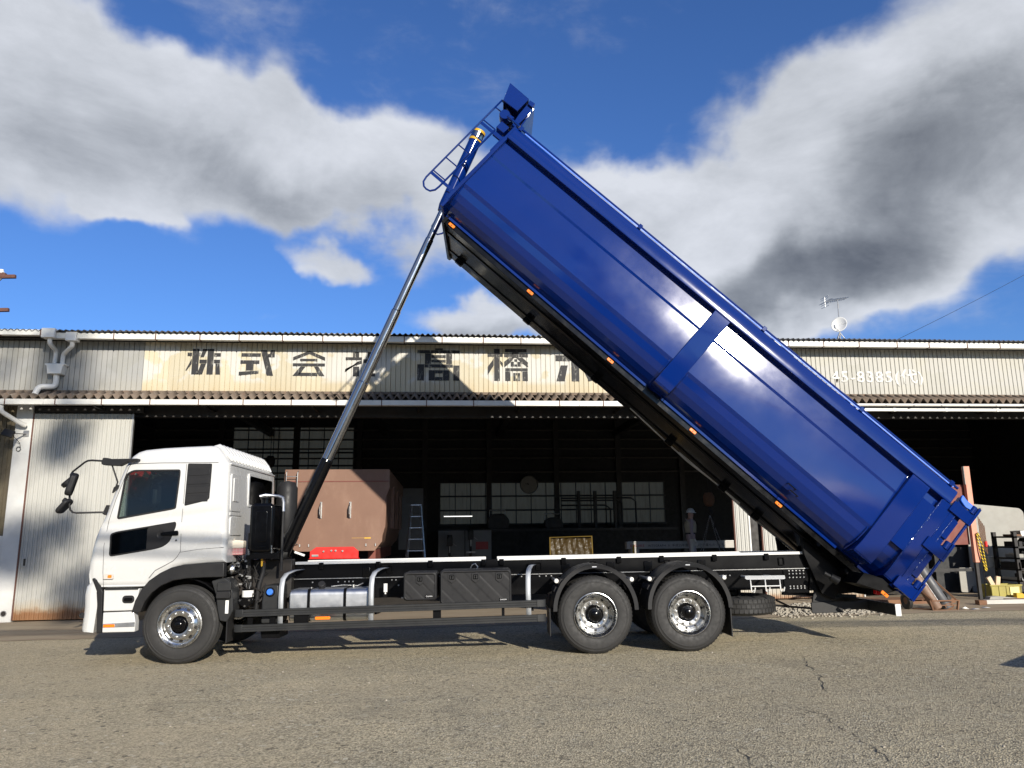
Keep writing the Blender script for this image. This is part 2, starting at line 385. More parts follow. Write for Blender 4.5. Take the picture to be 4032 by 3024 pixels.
def m_conc():
    t = NT('stained_concrete'); c = t.mix(t.noise(.6, 8, .65), (.24,.205,.165), (.36,.32,.265))
    c = t.mix(t.mathn('MULTIPLY', t.mr(t.noise(1.3, 8, .7, stretch=(.4,1.6,1)), .45, .7), .6), c, (.17,.125,.09))
    c = t.mix(t.mathn('MULTIPLY', t.mr(t.noise(3, 8, .7, stretch=(.3,1.4,1), off=(2,2,2)), .55, .7), .5), c, (.36,.32,.27))
    c = t.mix(1., c, (1.08,1.0,.84), 'MULTIPLY')
    t.set(col=c, rough=.85, spec=.2); t.bump(t.noise(25, 6, .7), .3, .01); return t.m
CONC = m_conc()
def m_siding(name, a, b, patch, stain, grey=False):
    t = NT(name); x, y, z = t.xyz()
    c = t.mix(t.noise(.9, 6, .6), a, b)
    oi = t.n('ShaderNodeObjectInfo'); c = t.mix(1., c, t.mix(oi.outputs['Random'], (.92,.92,.92), (1.06,1.05,1.03)), 'MULTIPLY')
    p = t.mr(t.noise(1.5, 4, .5, off=(4,4,4), stretch=(1,1,1.2)), .46, .50)
    zone = t.mathn('MULTIPLY', t.mr(z, 5.25, 5.36), t.mr(z, 6.12, 6.22, 1, 0))
    c = t.mix(t.mathn('MULTIPLY', t.mathn('MULTIPLY', p, zone), .75), c, patch)
    s = t.mathn('MULTIPLY', t.mr(z, 5.02, 5.5, 1, 0), t.mr(t.noise(3, 6, .65, stretch=(1,1,.25)), .3, .7))
    c = t.mix(t.mathn('MULTIPLY', s, .75), c, stain)
    c = t.mix(t.mathn('MULTIPLY', t.mr(t.noise(5, 8, .7, stretch=(1,1,.12), off=(1,1,1)), .55, .8), .35), c, stain)
    t.set(col=c, rough=.6, spec=.3); t.bump(t.noise(60, 4), .05, .002); return t.m
SID_Y = m_siding('cream_siding', (.48,.43,.31), (.52,.475,.36), (.52,.52,.50), (.44,.33,.17))
SID_G = m_siding('grey_siding', (.27,.27,.255), (.33,.33,.31), (.31,.31,.30), (.37,.345,.29))
SID_W = m_siding('pale_siding', (.40,.39,.345), (.45,.44,.39), (.43,.42,.385), (.40,.38,.335))
GUTTER = pbr('white_gutter', (.66,.65,.60), .45, var=.04, dirt=(.40,.36,.30), dirtamt=.35)
RUSTB = pbr('rusty_strap', (.11,.048,.034), .8, var=.25)
def m_cement():
    t = NT('weathered_corrugated_cement'); c = t.mix(t.noise(2.2, 8, .65), (.11,.082,.06), (.21,.165,.125))
    c = t.mix(t.mathn('MULTIPLY', t.mr(t.noise(4, 8, .7, stretch=(1,.4,1), off=(3,0,0)), .55, .72), .7), c, (.24,.115,.06))
    c = t.mix(t.mathn('MULTIPLY', t.mr(t.noise(6, 8, .7, off=(7,7,0)), .55, .72), .5), c, (.34,.32,.28))
    t.set(col=c, rough=.95); t.bump(t.noise(40, 6, .7), .4, .006); return t.m
CEMENT = m_cement()
ROOFM = pbr('dark_roof_sheet', (.055,.058,.068), .6, var=.2, dirt=(.14,.14,.14), dirtamt=.4)
def m_door():
    t = NT('rusting_door_sheet'); x, y, z = t.xyz()
    c = t.mix(t.noise(1.4, 7, .6, stretch=(2.5,1,.35)), (.37,.365,.33), (.46,.455,.42))
    c = t.mix(t.mathn('MULTIPLY', t.mr(t.noise(9, 6, .7, stretch=(1,1,.04)), .5, .75), .4), c, (.38,.36,.31))
    h = t.mathn('ADD', z, t.mathn('MULTIPLY', t.mathn('SUBTRACT', t.noise(2.6, 7, .65), .5), .40))
    c = t.mix(t.mathn('MULTIPLY', t.mr(h, .42, .12), .75), c, (.40,.29,.15))
    c = t.mix(t.mathn('MULTIPLY', t.mr(h, .26, .12), .9), c, (.22,.095,.035))
    c = t.mix(t.mathn('MULTIPLY', t.mr(t.noise(5, 8, .7, off=(2,2,8)), .66, .74), .6), c, (.42,.31,.2))
    t.set(col=c, rough=.55); return t.m
DOORM = m_door()
OLIVE = pbr('dark_olive_sheet', (.105,.085,.05), .7, var=.2, dirt=(.05,.04,.03), dirtamt=.6)
PLASTER = pbr('white_plaster', (.58,.58,.555), .8, var=.05, dirt=(.40,.38,.34), dirtamt=.45, bump=.1)
DARKWALL = pbr('darkened_wall', (.016,.0155,.015), .85, var=.25); DARKSTEEL = pbr('darkened_steel', (.014,.0125,.011), .6, var=.25, dirt=(.035,.02,.012), dirtamt=.4)  # base colours lowered to near black to deepen the shade of the interior
def m_pane():
    t = NT('yellowed_translucent_sheet'); nz = t.noise(3, 8, .7, stretch=(3,1,.5)); c = t.mix(nz, (.15,.11,.06), (.24,.185,.115))
    c = t.mix(t.mathn('MULTIPLY', t.mr(t.noise(2.2, 8, .7, stretch=(6,1,.35), off=(1,3,3)), .52, .7), .75), c, (.10,.07,.04))
    a = t.n('ShaderNodeBsdfTranslucent'); t.L.new(c, a.inputs[0]); d = t.n('ShaderNodeBsdfDiffuse'); t.L.new(c, d.inputs[0])
    mx = t.n('ShaderNodeMixShader'); mx.inputs[0].default_value = .25; t.L.new(a.outputs[0], mx.inputs[1]); t.L.new(d.outputs[0], mx.inputs[2])
    t.L.new(mx.outputs[0], t.out.inputs[0]); return t.m
PANE = m_pane()
def m_letter():
    t = NT('worn_black_lettering'); w = t.mr(t.noise(9, 9, .75, stretch=(1.6,1,.55), dist=.5), .55, .66)
    t.set(col=t.mix(w, (.016,.016,.017), t.mix(t.noise(3, 3), (.06,.06,.06), (.50,.48,.41))), rough=.7); return t.m
LETTER = m_letter()
def m_letterw():
    t = NT('worn_white_lettering'); w = t.mr(t.noise(8, 9, .75, off=(3,3,3)), .52, .62)
    t.set(col=t.mix(w, (.70,.69,.64), (.46,.45,.41)), rough=.7); return t.m
LETTERW = m_letterw()
PIPEW = pbr('white_pvc', (.70,.69,.65), .4, var=.04, dirt=(.42,.40,.36), dirtamt=.3)
GREYSTEEL = pbr('grey_plate_steel', (.30,.29,.255), .6, .1, var=.08, dirt=(.20,.17,.14), dirtamt=.3)
SALMON = pbr('salmon_primer', (.62,.27,.18), .6, var=.06); DKRED = pbr('dark_red_primer', (.17,.045,.03), .65, var=.15)
RUST = pbr('rusty_steel', (.17,.085,.045), .8, .1, var=.25, dirt=(.28,.15,.07), dirtamt=.5, bump=.2)
GREYCYL = pbr('dark_grey_cylinder', (.075,.078,.085), .5, var=.15, dirt=(.14,.12,.1), dirtamt=.4)
BROWNCYL = pbr('brown_cylinder', (.19,.115,.075), .55, var=.1, dirt=(.32,.25,.19), dirtamt=.4)
CREAM = pbr('cream_box', (.42,.41,.34), .45, var=.05); KRATE = pbr('yellow_crate_plastic', (.34,.29,.06), .5, var=.12, dirt=(.2,.17,.06), dirtamt=.5)
WOOD = pbr('cut_wood', (.60,.46,.30), .8, var=.12); STONE = pbr('pale_gravel', (.33,.30,.245), .9, var=.3, vs=25)
TARP = pbr('amber_plastic_sheet', (.04,.024,.004), .3, var=.2, bump=.5, bs=6, bd=.03)
CLOTH = pbr('mauve_grey_workwear', (.42,.34,.36), .85, var=.1); VEST = pbr('beige_vest', (.48,.42,.30), .85, var=.1); SKIN = pbr('skin', (.55,.33,.24), .5, var=.04)
HELM = pbr('white_helmet', (.75,.75,.73), .3, var=.03); GLOVE = pbr('white_gloves', (.68,.66,.58), .85, var=.08)
LAMPON = NT('lit_fluorescent_tube').set(emit=(1,.98,.92), es=1.3, col=(.8,.8,.8)).m
PAPER = pbr('white_paper', (.75,.75,.73), .8, var=.05); BANNER = pbr('grey_machine_paint', (.42,.40,.37), .55, var=.06)
INKRED = pbr('red_print', (.45,.03,.03), .6); INKBLK = pbr('black_print', (.03,.03,.03), .6); INKW = pbr('white_print', (.75,.75,.75), .5)
BARK = pbr('bark', (.09,.065,.045), .9, var=.2, bump=.4)
LEAF = pbr('leaf', (.06,.09,.03), .6, var=.3)
# ------------------------------------------------------------------ ground
def ground():
    m = MB(); S = 400
    xs = [-S, -60, -25, -12, 0, 12, 25, 60, S]; ys = [-S, -40, 0, 8, 14.7, 40, S]
    m.grid([[(x, y, gz(x)) for x in xs] for y in ys]); g = m.build('asphalt_yard', ASPH); tag(g, kind='structure')
    m = MB(); xs = [-30+i*.5 for i in range(121)]
    yf = lambda x: 14.75+.05*sin(x*2.1)+.04*sin(x*5.3+1)
    m.grid([[(x, yf(x) if y is None else y, gz(x)+.006) for x in xs] for y in (None, 16.5, 18.25, 24, 33.2)])
    a = m.build('concrete_apron', CONC); tag(a, kind='structure')
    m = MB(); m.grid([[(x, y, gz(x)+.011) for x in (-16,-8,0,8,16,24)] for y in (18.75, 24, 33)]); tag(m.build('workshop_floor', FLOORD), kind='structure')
    # cracks: jagged slits in the worn surface
    tar = pbr('crack_dirt', (.035,.032,.03), .95)
    def crack(pts, w, seed):
        rnd = random.Random(seed); q = []
        for (x0, y0), (x1, y1) in zip(pts, pts[1:]):
            n = max(2, int(math.hypot(x1-x0, y1-y0)/.07))
            for i in range(n):
                t = i/n; q.append((x0+(x1-x0)*t+rnd.uniform(-.03, .03), y0+(y1-y0)*t+rnd.uniform(-.03, .03)))
        q.append(pts[-1]); L = []; Rr = []
        for i, (x, y) in enumerate(q):
            a = q[max(0, i-1)]; b = q[min(len(q)-1, i+1)]; d = Vector((b[0]-a[0], b[1]-a[1])); d.normalize(); nn = Vector((-d.y, d.x))
            e = min(1, i/6, (len(q)-1-i)/6)*w*.42*max(0., rnd.gauss(.7, .45))+.0006
            L.append((x+nn.x*e, y+nn.y*e, gz(x)+.004)); Rr.append((x-nn.x*e, y-nn.y*e, gz(x)+.004))
        mm = MB(); mm.grid([L, Rr]); mm.build('crack', tar, g)
    for i, (pts, w) in enumerate(CRACKS): crack(pts, w, i)
    # gravel heap behind the truck
    rnd = random.Random(5); m = MB()
    for i in range(1900):
        u = rnd.random(); x = 6.5+2.3*u; y = 15.6+rnd.gauss(0, .38)
        hgt = max(0, .16*math.exp(-((y-15.7)/.35)**2)*sin(pi*min(1, max(0, u)))**.5)
        r = rnd.uniform(.010, .026); z = gz(x)+hgt*rnd.random()**.4+r*.4
        vs = []
        for k in range(8):
            vs.append((x+r*rnd.uniform(.6, 1.2)*(1 if k & 1 else -1), y+r*rnd.uniform(.6, 1.2)*(1 if k & 2 else -1), z+r*rnd.uniform(.5, 1)*(1 if k & 4 else -1)))
        m.add(vs, [(0,1,3,2), (4,6,7,5), (0,4,5,1), (2,3,7,6), (0,2,6,4), (1,5,7,3)])
    gr = m.build('gravel', STONE, ang=10); tag(gr, 'heap of pale crushed stone on the ground behind the truck', 'gravel', kind='stuff')
    rnd = random.Random(11); m = MB()
    for i in range(170):
        x = rnd.uniform(-6, 8); y = 3.9+rnd.random()**1.5*10.5; r = rnd.uniform(.003, .009)
        z = gz(x)+r*.5
        m.add([(x+r*rnd.uniform(.6,1.3)*sx, y+r*rnd.uniform(.6,1.3)*sy, z+r*.7*sz) for sx in (-1,1) for sy in (-1,1) for sz in (-1,1)], [(0,1,3,2), (4,6,7,5), (0,4,5,1), (2,3,7,6), (0,2,6,4), (1,5,7,3)])
    o = m.build('loose_chippings', STONE, ang=10); tag(o, 'loose pale chippings scattered over the asphalt', 'chippings', kind='stuff')
CRACKS = [([(4.87,10.61),(4.47,9.53),(4.35,8.99),(4.03,8.32),(3.9,7.92)], .013), ([(3.25,7.8),(3.3,7.41),(3.43,7.11),(3.37,6.74),(3.31,6.34),(3.26,5.96),(3.19,5.4)], .011),
          ([(2.18,6.55),(2.27,6.33),(2.24,5.99),(2.23,5.5)], .010), ([(6.45,9.41),(6.17,8.61),(6.05,8.15)], .010), ([(4.98,11.84),(4.96,11.18)], .012),
          ([(3.5,7.75),(3.58,7.65),(3.75,7.4)], .009), ([(9.2,13.6),(9.9,13.3),(10.5,13.1)], .018)]
ground()

# ------------------------------------------------------------------ the workshop building
WY = 18.25
def workshop():
    B = thing('workshop_building', 'long steel workshop with cream sign wall and open bays behind the truck', 'building')
    # sign wall: ribbed siding, one sheet per five ribs
    rib = .117
    def sheet(x0, n, mat):
        pts = []
        for i in range(n):
            a = x0+i*rib
            pts += [(a, 0), (a+rib-.020, 0), (a+rib-.015, .022), (a+rib-.005, .022)]
        pts.append((x0+n*rib, 0))
        m = MB(); m.grid([[(x, WY+d, z) for x, d in pts] for z in (5.05, 6.5)]); o = m.build('siding_sheet', mat, B, ang=20); return o
    e = -6.97
    k = 0; x = e
    while x > -16: x -= rib*5; sheet(x, 5, SID_G)
    x = e
    while x < 24:
        sheet(x, 5, SID_Y if x < 6.6 else SID_W); x += rib*5
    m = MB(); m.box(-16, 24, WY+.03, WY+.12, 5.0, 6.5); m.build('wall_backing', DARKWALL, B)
    m = MB(); m.box(-16, 24, WY-.035, WY-.004, 5.01, 5.075); m.build('wall_flashing', CEMENT, B, .004)
    # upper gutter: square front, straps
    m = None
    def gutter(x0, x1, y, z0, z1, nm='gutter', mat=GUTTER):
        m = MB(); m.prism([(y, z1), (y, z0), (y+.14, z0), (y+.14, z1), (y+.13, z1), (y+.13, z0+.01), (y+.01, z0+.01), (y+.01, z1)], x0, x1, 'x'); return m.build(nm, mat, B, .004)
    x = -8.87
    while x < 24:
        gutter(x, x+3.755, WY-.44, 6.20, 6.335); x += 3.76
    gutter(-16, -8.82, WY-.50, 6.26, 6.385)
    m = MB(); m.box(0, .022, -.004, .15, 0, .15); strap = m.build('gutter_strap', RUSTB, B); strap.location = (-8.45, WY-.444, 6.19)
    i = 1; x = -8.45+.94
    while x < 20:
        inst(strap, B, (x+random.uniform(-.05, .05), WY-.444, 6.19)); x += .94
    for x in (-9.1, -10.0): inst(strap, B, (x, WY-.504, 6.25))
    m = MB(); m.box(-16, 24, WY-.30, WY-.02, 6.30, 6.33); m.build('soffit_board', DARKSTEEL, B)
    # roof: corrugated sheets whose wave ends show over the gutter
    def wave(name, x0, n, pitch, amp, y0, z0, y1, z1, mat, shape, jit=0., sol=.008):
        rows = []
        for (y, z) in ((y0, z0), (y1, z1)):
            r = []
            for i in range(n):
                for t, a in shape: r.append((x0+(i+t)*pitch, y, z+a*amp))
            r.append((x0+n*pitch, y, z+shape[0][1]*amp)); rows.append(r)
        m = MB(); m.grid(rows); return m.build(name, mat, B, ang=50 if len(shape) > 5 else 20, sol=sol, fix=False)
    sine = [(t/8, .5-.5*cos(2*pi*t/8)) for t in range(8)]
    x = -16
    while x < 24:
        wave('roof_sheet', x, 7, .132, .045, WY-.52, 6.345+random.uniform(-.008, .008), 25.6, 7.35, ROOFM, sine); x += 7*.132
    m = MB(); m.grid([[(-16.2, 25.6, 7.3), (24.2, 25.6, 7.3)], [(-16.2, 33.3, 6.7), (24.2, 33.3, 6.7)]]); m.build('rear_roof_slope', ROOFM, B, sol=.05)
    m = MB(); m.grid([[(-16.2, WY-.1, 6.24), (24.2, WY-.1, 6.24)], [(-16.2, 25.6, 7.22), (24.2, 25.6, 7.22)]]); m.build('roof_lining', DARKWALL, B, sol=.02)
    # canopy: big-wave cement sheets over the bays
    vee = [(0, 0), (.36, .92), (.42, 1), (.5, 1), (.56, .92), (.92, 0)]
    x = -16.0; rnd = random.Random(3)
    while x < 24:
        wave('canopy_sheet', x, 5, .198, .118, WY-.55+rnd.uniform(-.015, .015), 4.755+rnd.uniform(-.006, .006), WY+.02, 4.97, CEMENT, vee, sol=.009); x += .99
    m = MB(); m.box(-16, 24, WY-.44, WY-.36, 4.66, 4.76); m.build('canopy_purlin', DARKSTEEL, B)
    m = MB(); m.box(-16, 24, WY-.12, WY-.04, 4.78, 4.88); m.build('canopy_purlin', DARKSTEEL, B)
    m = MB(); m.prism([(0,0),(.05,0),(.05,.05),(0,.05)], WY-.5, WY+.3, 'y'); arm = m.build('canopy_bracket', DARKSTEEL, B); arm.location = (-15, 0, 4.615)
    for i in range(1, 16): inst(arm, B, (-15+i*2.4, 0, 4.615))
    x = -16.0
    while x < 6.2:
        gutter(x, x+2.395, WY-.64, 4.645, 4.765); x += 2.4
    m = MB(); m.box(0, .02, -.004, .15, 0, .128); st2 = m.build('gutter_strap', RUSTB, B); st2.location = (-9.62, WY-.644, 4.637)
    x = -9.62+1.03
    while x < 6.2: inst(st2, B, (x+random.uniform(-.04, .04), WY-.644, 4.637)); x += 1.03
    m = MB(); m.cyl((6.3, WY-.58, 4.705), (24, WY-.58, 4.705), .036, n=12); m.build('round_gutter', GUTTER, B)
    m = MB(); m.box(6.3, 24, WY-.50, WY-.43, 4.565, 4.645); m.build('square_gutter', GUTTER, B, .006)
    m = MB(); m.box(-.035, .035, -.012, .082, -.006, .082); cl = m.build('gutter_joint', GUTTER, B, .004); cl.location = (6.9, WY-.50, 4.565)
    for x in (8.2, 9.6, 11.05, 12.4, 13.75, 15.1): inst(cl, B, (x, WY-.50, 4.565))
    m = MB(); m.cyl((0, 0, 0), (.025, 0, 0), .041, n=12); c2 = m.build('gutter_strap', STEEL, B); c2.location = (7.2, WY-.58, 4.705)
    for i in range(1, 14): inst(c2, B, (7.2+i*.715, WY-.58, 4.705))
    # front wall pieces at yard level
    m = MB(); m.box(-9.66, -9.30, WY-.02, WY+.25, -.25, 4.98); m.build('wall_pier', PLASTER, B, .01)
    m = MB()
    pts = []; x = -16.0
    while x < -9.66: pts += [(x, .02), (x+.05, .02), (x+.065, 0), (x+.085, 0)]; x += .1
    m.grid([[(x, WY+.08+d, z) for x, d in pts if x < -9.66] for z in (1.8, 4.98)]); m.build('side_wall_sheet', OLIVE, B, ang=20)
    m = MB(); m.box(-16, -9.665, WY+.03, WY+.2, -.3, 1.8); m.build('side_wall_base', PLASTER, B, .005)
    m = MB(); m.cyl((-9.46, WY-.024, .14), (-9.46, WY+.0, .14), .055, n=20); m.build('pipe_hole', DARKSTEEL, B)
    m = MB(); m.lathe([(.05, -.03), (.066, -.03), (.066, -.015), (.05, -.015)], (-9.46, WY, .14), 'y', 20, True); m.build('pipe_ring', STEEL, B)
    m = MB(); m.box(-9.28, 24, WY+.30, WY+.48, 4.50, 4.98); m.build('lintel_beam', DARKSTEEL, B, .01)
    m = MB(); m.box(-9.3, -6.9, WY+.02, WY+.10, 4.56, 4.70); m.build('door_track', DARKSTEEL, B, .005)
    # sliding doors: ribbed sheets in a frame
    def door(x0, x1, z0, z1, y, seed):
        rnd = random.Random(seed); pts = []; x = x0
        while x < x1-.01:
            w = .098; pts += [(x, 0), (x+.028, 0), (x+.038, -.020), (x+.046, -.020), (x+.054, 0), (x+.075, 0), (x+.078, -.009), (x+.085, -.009), (x+.089, 0)]; x += w
        pts = [(px, d) for px, d in pts if px < x1]+[(x1, 0)]
        rows = []
        for j in range(13):
            z = z0+(z1-z0)*j/12
            rows.append([(px, y+d+.012*math.exp(-((px-x0-1.25)**2/.02+(z-.35)**2/.03))+.006*sin(z*1.3+px*.8), z) for px, d in pts])
        m = MB(); m.grid(rows); d = m.build('sliding_door', DOORM, B, ang=20)
        m = MB(); m.box(x0, x1, y+.015, y+.06, z0, z1); m.build('door_core', DOORM, d)
        m = MB(); m.box(x1-.002, x1+.03, y-.012, y+.06, z0, z1); m.build('door_edge', STEEL, d)
        m = MB(); m.box(x0-.03, x0+.002, y-.012, y+.06, z0, z1); m.build('door_edge', RUSTB, d)
        return d
    d1 = door(-9.27, -7.12, gz(-8)+.03, 4.53, WY+.0, 1)
    m = MB(); m.box(-9.21, -9.09, WY-.022, WY-.012, 1.12, 1.33); m.build('door_handle', STEEL, d1, .003)
    m = MB(); m.box(-9.165, -9.12, WY-.026, WY-.021, 1.15, 1.30); m.build('handle_recess', DARKSTEEL, d1)
    door(7.03, 7.38, gz(7)+.03, 4.5, WY+.05, 2); door(7.73, 10.15, gz(9)+.03, 4.5, WY+.10, 3)
    m = MB(); m.box(7.42, 7.70, WY+.2, WY+.5, gz(7), 4.6); m.build('steel_column', DARKSTEEL, B, .01)
    # downpipes at the left corner
    m = MB(); m.box(-9.05, -8.76, WY-.56, WY-.34, 6.19, 6.41); m.build('rain_hopper', PIPEW, B, .012)
    m = MB(); m.box(-8.55, -8.31, WY-.50, WY-.29, 6.135, 6.345); m.build('rain_hopper', PIPEW, B, .012)
    def elbow(pts, r, nm='downpipe'):
        P = [Vector(p) for p in pts]; out = [P[0]]
        for i in range(1, len(P)-1):
            a, b, c = P[i-1], P[i], P[i+1]; q = min(.09, (b-a).length*.45, (c-b).length*.45)
            A = b+(a-b).normalized()*q; C = b+(c-b).normalized()*q
            for k in range(5):
                t = k/4; out.append(A*(1-t)**2+b*2*t*(1-t)+C*t*t)
        out.append(P[-1]); m = MB(); m.tube(out, r, 14); return m.build(nm, PIPEW, B)
    elbow([(-8.90, WY-.44, 6.2), (-8.90, WY-.44, 6.08), (-8.90, WY-.10, 5.98), (-8.92, WY-.09, 5.62)], .05)
    elbow([(-8.43, WY-.40, 6.15), (-8.43, WY-.38, 6.04), (-8.72, WY-.14, 5.90), (-8.75, WY-.09, 5.62)], .05)
    m = MB(); m.prism([(-9.06,5.66),(-8.62,5.66),(-8.62,5.63),(-8.66,5.61),(-8.69,5.42),(-8.99,5.42),(-9.02,5.61),(-9.06,5.63)], WY-.24, WY-.01); m.build('rain_hopper', PIPEW, B, .012)
    elbow([(-8.84, WY-.10, 5.45), (-8.84, WY-.10, 5.14), (-9.14, WY-.22, 5.12), (-9.17, WY-.30, 4.92)], .066)
    elbow([(-9.72, WY-.56, 4.66), (-9.72, WY-.54, 4.50), (-9.46, WY-.2, 4.28), (-9.40, WY-.10, 4.24)], .05)
    # floodlight on the pier
    F = thing('floodlight', 'black floodlight with coiled cable on the white wall pier', 'floodlight')
    m = MB(); m.obox((-9.58, WY-.42, 4.03), (.24, .05, .17), (radians(-28), radians(16), 0)); m.build('lamp_head', PLAST, F, .008)
    m = MB(); m.obox((-9.585, WY-.447, 4.02), (.20, .008, .13), (radians(-28), radians(16), 0)); m.build('lamp_glass', GREYPL, F)
    m = MB(); m.bar((-9.55, WY-.40, 4.03), (-9.40, WY-.03, 4.06), .03, .02).box(-9.46, -9.34, WY-.04, WY-.021, 4.0, 4.14); m.build('bracket', STEEL, F)
    m = MB(); m.tube([(-9.52+.045*cos(a), WY-.05, 3.72+.05*sin(a)) for a in [i*.45 for i in range(15)]]+[(-9.5, WY-.06, 3.85), (-9.54, WY-.3, 4.0)], .007, 6); m.build('cable', PLAST, F)
    # shell: ends, back wall with translucent panes, frames
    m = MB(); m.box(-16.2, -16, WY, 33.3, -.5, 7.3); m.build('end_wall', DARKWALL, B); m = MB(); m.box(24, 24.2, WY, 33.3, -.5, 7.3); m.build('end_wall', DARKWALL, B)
    BY = 33.0; holes = [(-8.75, -3.75, 3.55, 6.3), (-.1, 9.6, 2.15, 3.92)]
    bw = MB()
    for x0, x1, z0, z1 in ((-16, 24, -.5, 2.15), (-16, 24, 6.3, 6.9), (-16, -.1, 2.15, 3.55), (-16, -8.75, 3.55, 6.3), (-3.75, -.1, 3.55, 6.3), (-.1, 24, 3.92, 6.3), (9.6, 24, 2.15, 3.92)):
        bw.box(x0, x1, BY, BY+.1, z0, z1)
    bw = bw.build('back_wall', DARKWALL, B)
    for x0, x1, z0, z1 in holes:
        nx = round((x1-x0)/.655); rows = 3 if x0 > -3 else 5
        for i in range(nx):
            for j in range(rows):
                a = x0+(x1-x0)*i/nx; b = x0+(x1-x0)*(i+1)/nx; c = z0+(z1-z0)*j/rows; d = z0+(z1-z0)*(j+1)/rows
                m = MB(); n = 10; m.grid([[(a+(b-a)*k/n, BY+.05+(.012 if k % 2 else 0), z) for k in range(n+1)] for z in (c, d)]); m.build('window_pane', PANE, bw, ang=60)
        m = MB()
        for j in range(rows+1):
            z = z0+(z1-z0)*j/rows; m.box(x0-.05, x1+.05, BY-.06, BY-.01, z-.035, z+.035)
        for i in range(nx+1):
            a = x0+(x1-x0)*i/nx; m.box(a-.018, a+.018, BY-.03, BY+.02, z0, z1)
        m.build('window_bars', DARKSTEEL, bw)
    m = MB(); m.box(-.11, .11, -.16, .0, 0, 6.6); m.box(-.15,.15,-.18,.02,-.1,.02); c = m.build('steel_column', DARKSTEEL, B); c.location = (-12, BY, 0)
    for x in (-9.2, -6.1, -3.5, -.75, 1.98, 4.88, 7.6, 10.4, 13.2, 16, 19): inst(c, B, (x, BY, 0))
    m = MB(); m.box(-16, 24, -.1, 0, -.03, .03); p = m.build('wall_purlin', FLOORD, B); p.location = (0, BY-.02, 4.35)
    for z in (4.95, 5.35, 5.75, 6.15): inst(p, B, (0, BY-.02, z))
    m = MB(); m.box(-.1, .1, 0, 15, 0, .3); bm_ = m.build('roof_beam', DARKSTEEL, B); bm_.location = (-12, WY+.2, 5.9)
    for x in (-7.2, -2.4, 2.4, 7.56, 12, 17): inst(bm_, B, (x, WY+.2, 5.9))
    m = MB(); m.box(-16, 24, 23.6, 23.9, 5.4, 5.8); m.build('crane_runway', pbr('brown_beam', (.09,.05,.03), .7, var=.2), B)
    # lettering on the sign wall
    K = kanji()
    def glyph(ch, x0, x1, z0, z1):
        m = MB()
        for poly in K[ch]:
            m.prism([(x0+(x1-x0)*px, z0+(z1-z0)*pz) for px, pz in poly], WY-.005, WY-.002)
        return m.build('painted_character', LETTER, B, fix=True)
    glyph('kabu', -6.02, -5.22, 5.47, 6.09); glyph('shiki', -4.80, -3.99, 5.45, 6.07); glyph('kai', -3.56, -2.81, 5.45, 6.07); glyph('sha', -2.34, -1.62, 5.45, 6.05)
    glyph('taka', -.62, .40, 5.36, 6.16); glyph('hashi', 1.08, 2.07, 5.36, 6.16); glyph('mizu', 2.75, 3.72, 5.36, 6.16); glyph('kou', 4.45, 5.4, 5.4, 6.1)
    vs, fs = text_geo('45-8385(\u4ee3)', .42, 1.06, .006)
    w = max(v[0] for v in vs); m = MB(); m.add([(9.76+v[0]*2.46/w, WY-.004, 5.38+v[1]*.99) for v in vs], fs); m.build('painted_number', LETTERW, B, fix=False, sol=.001)
    return B
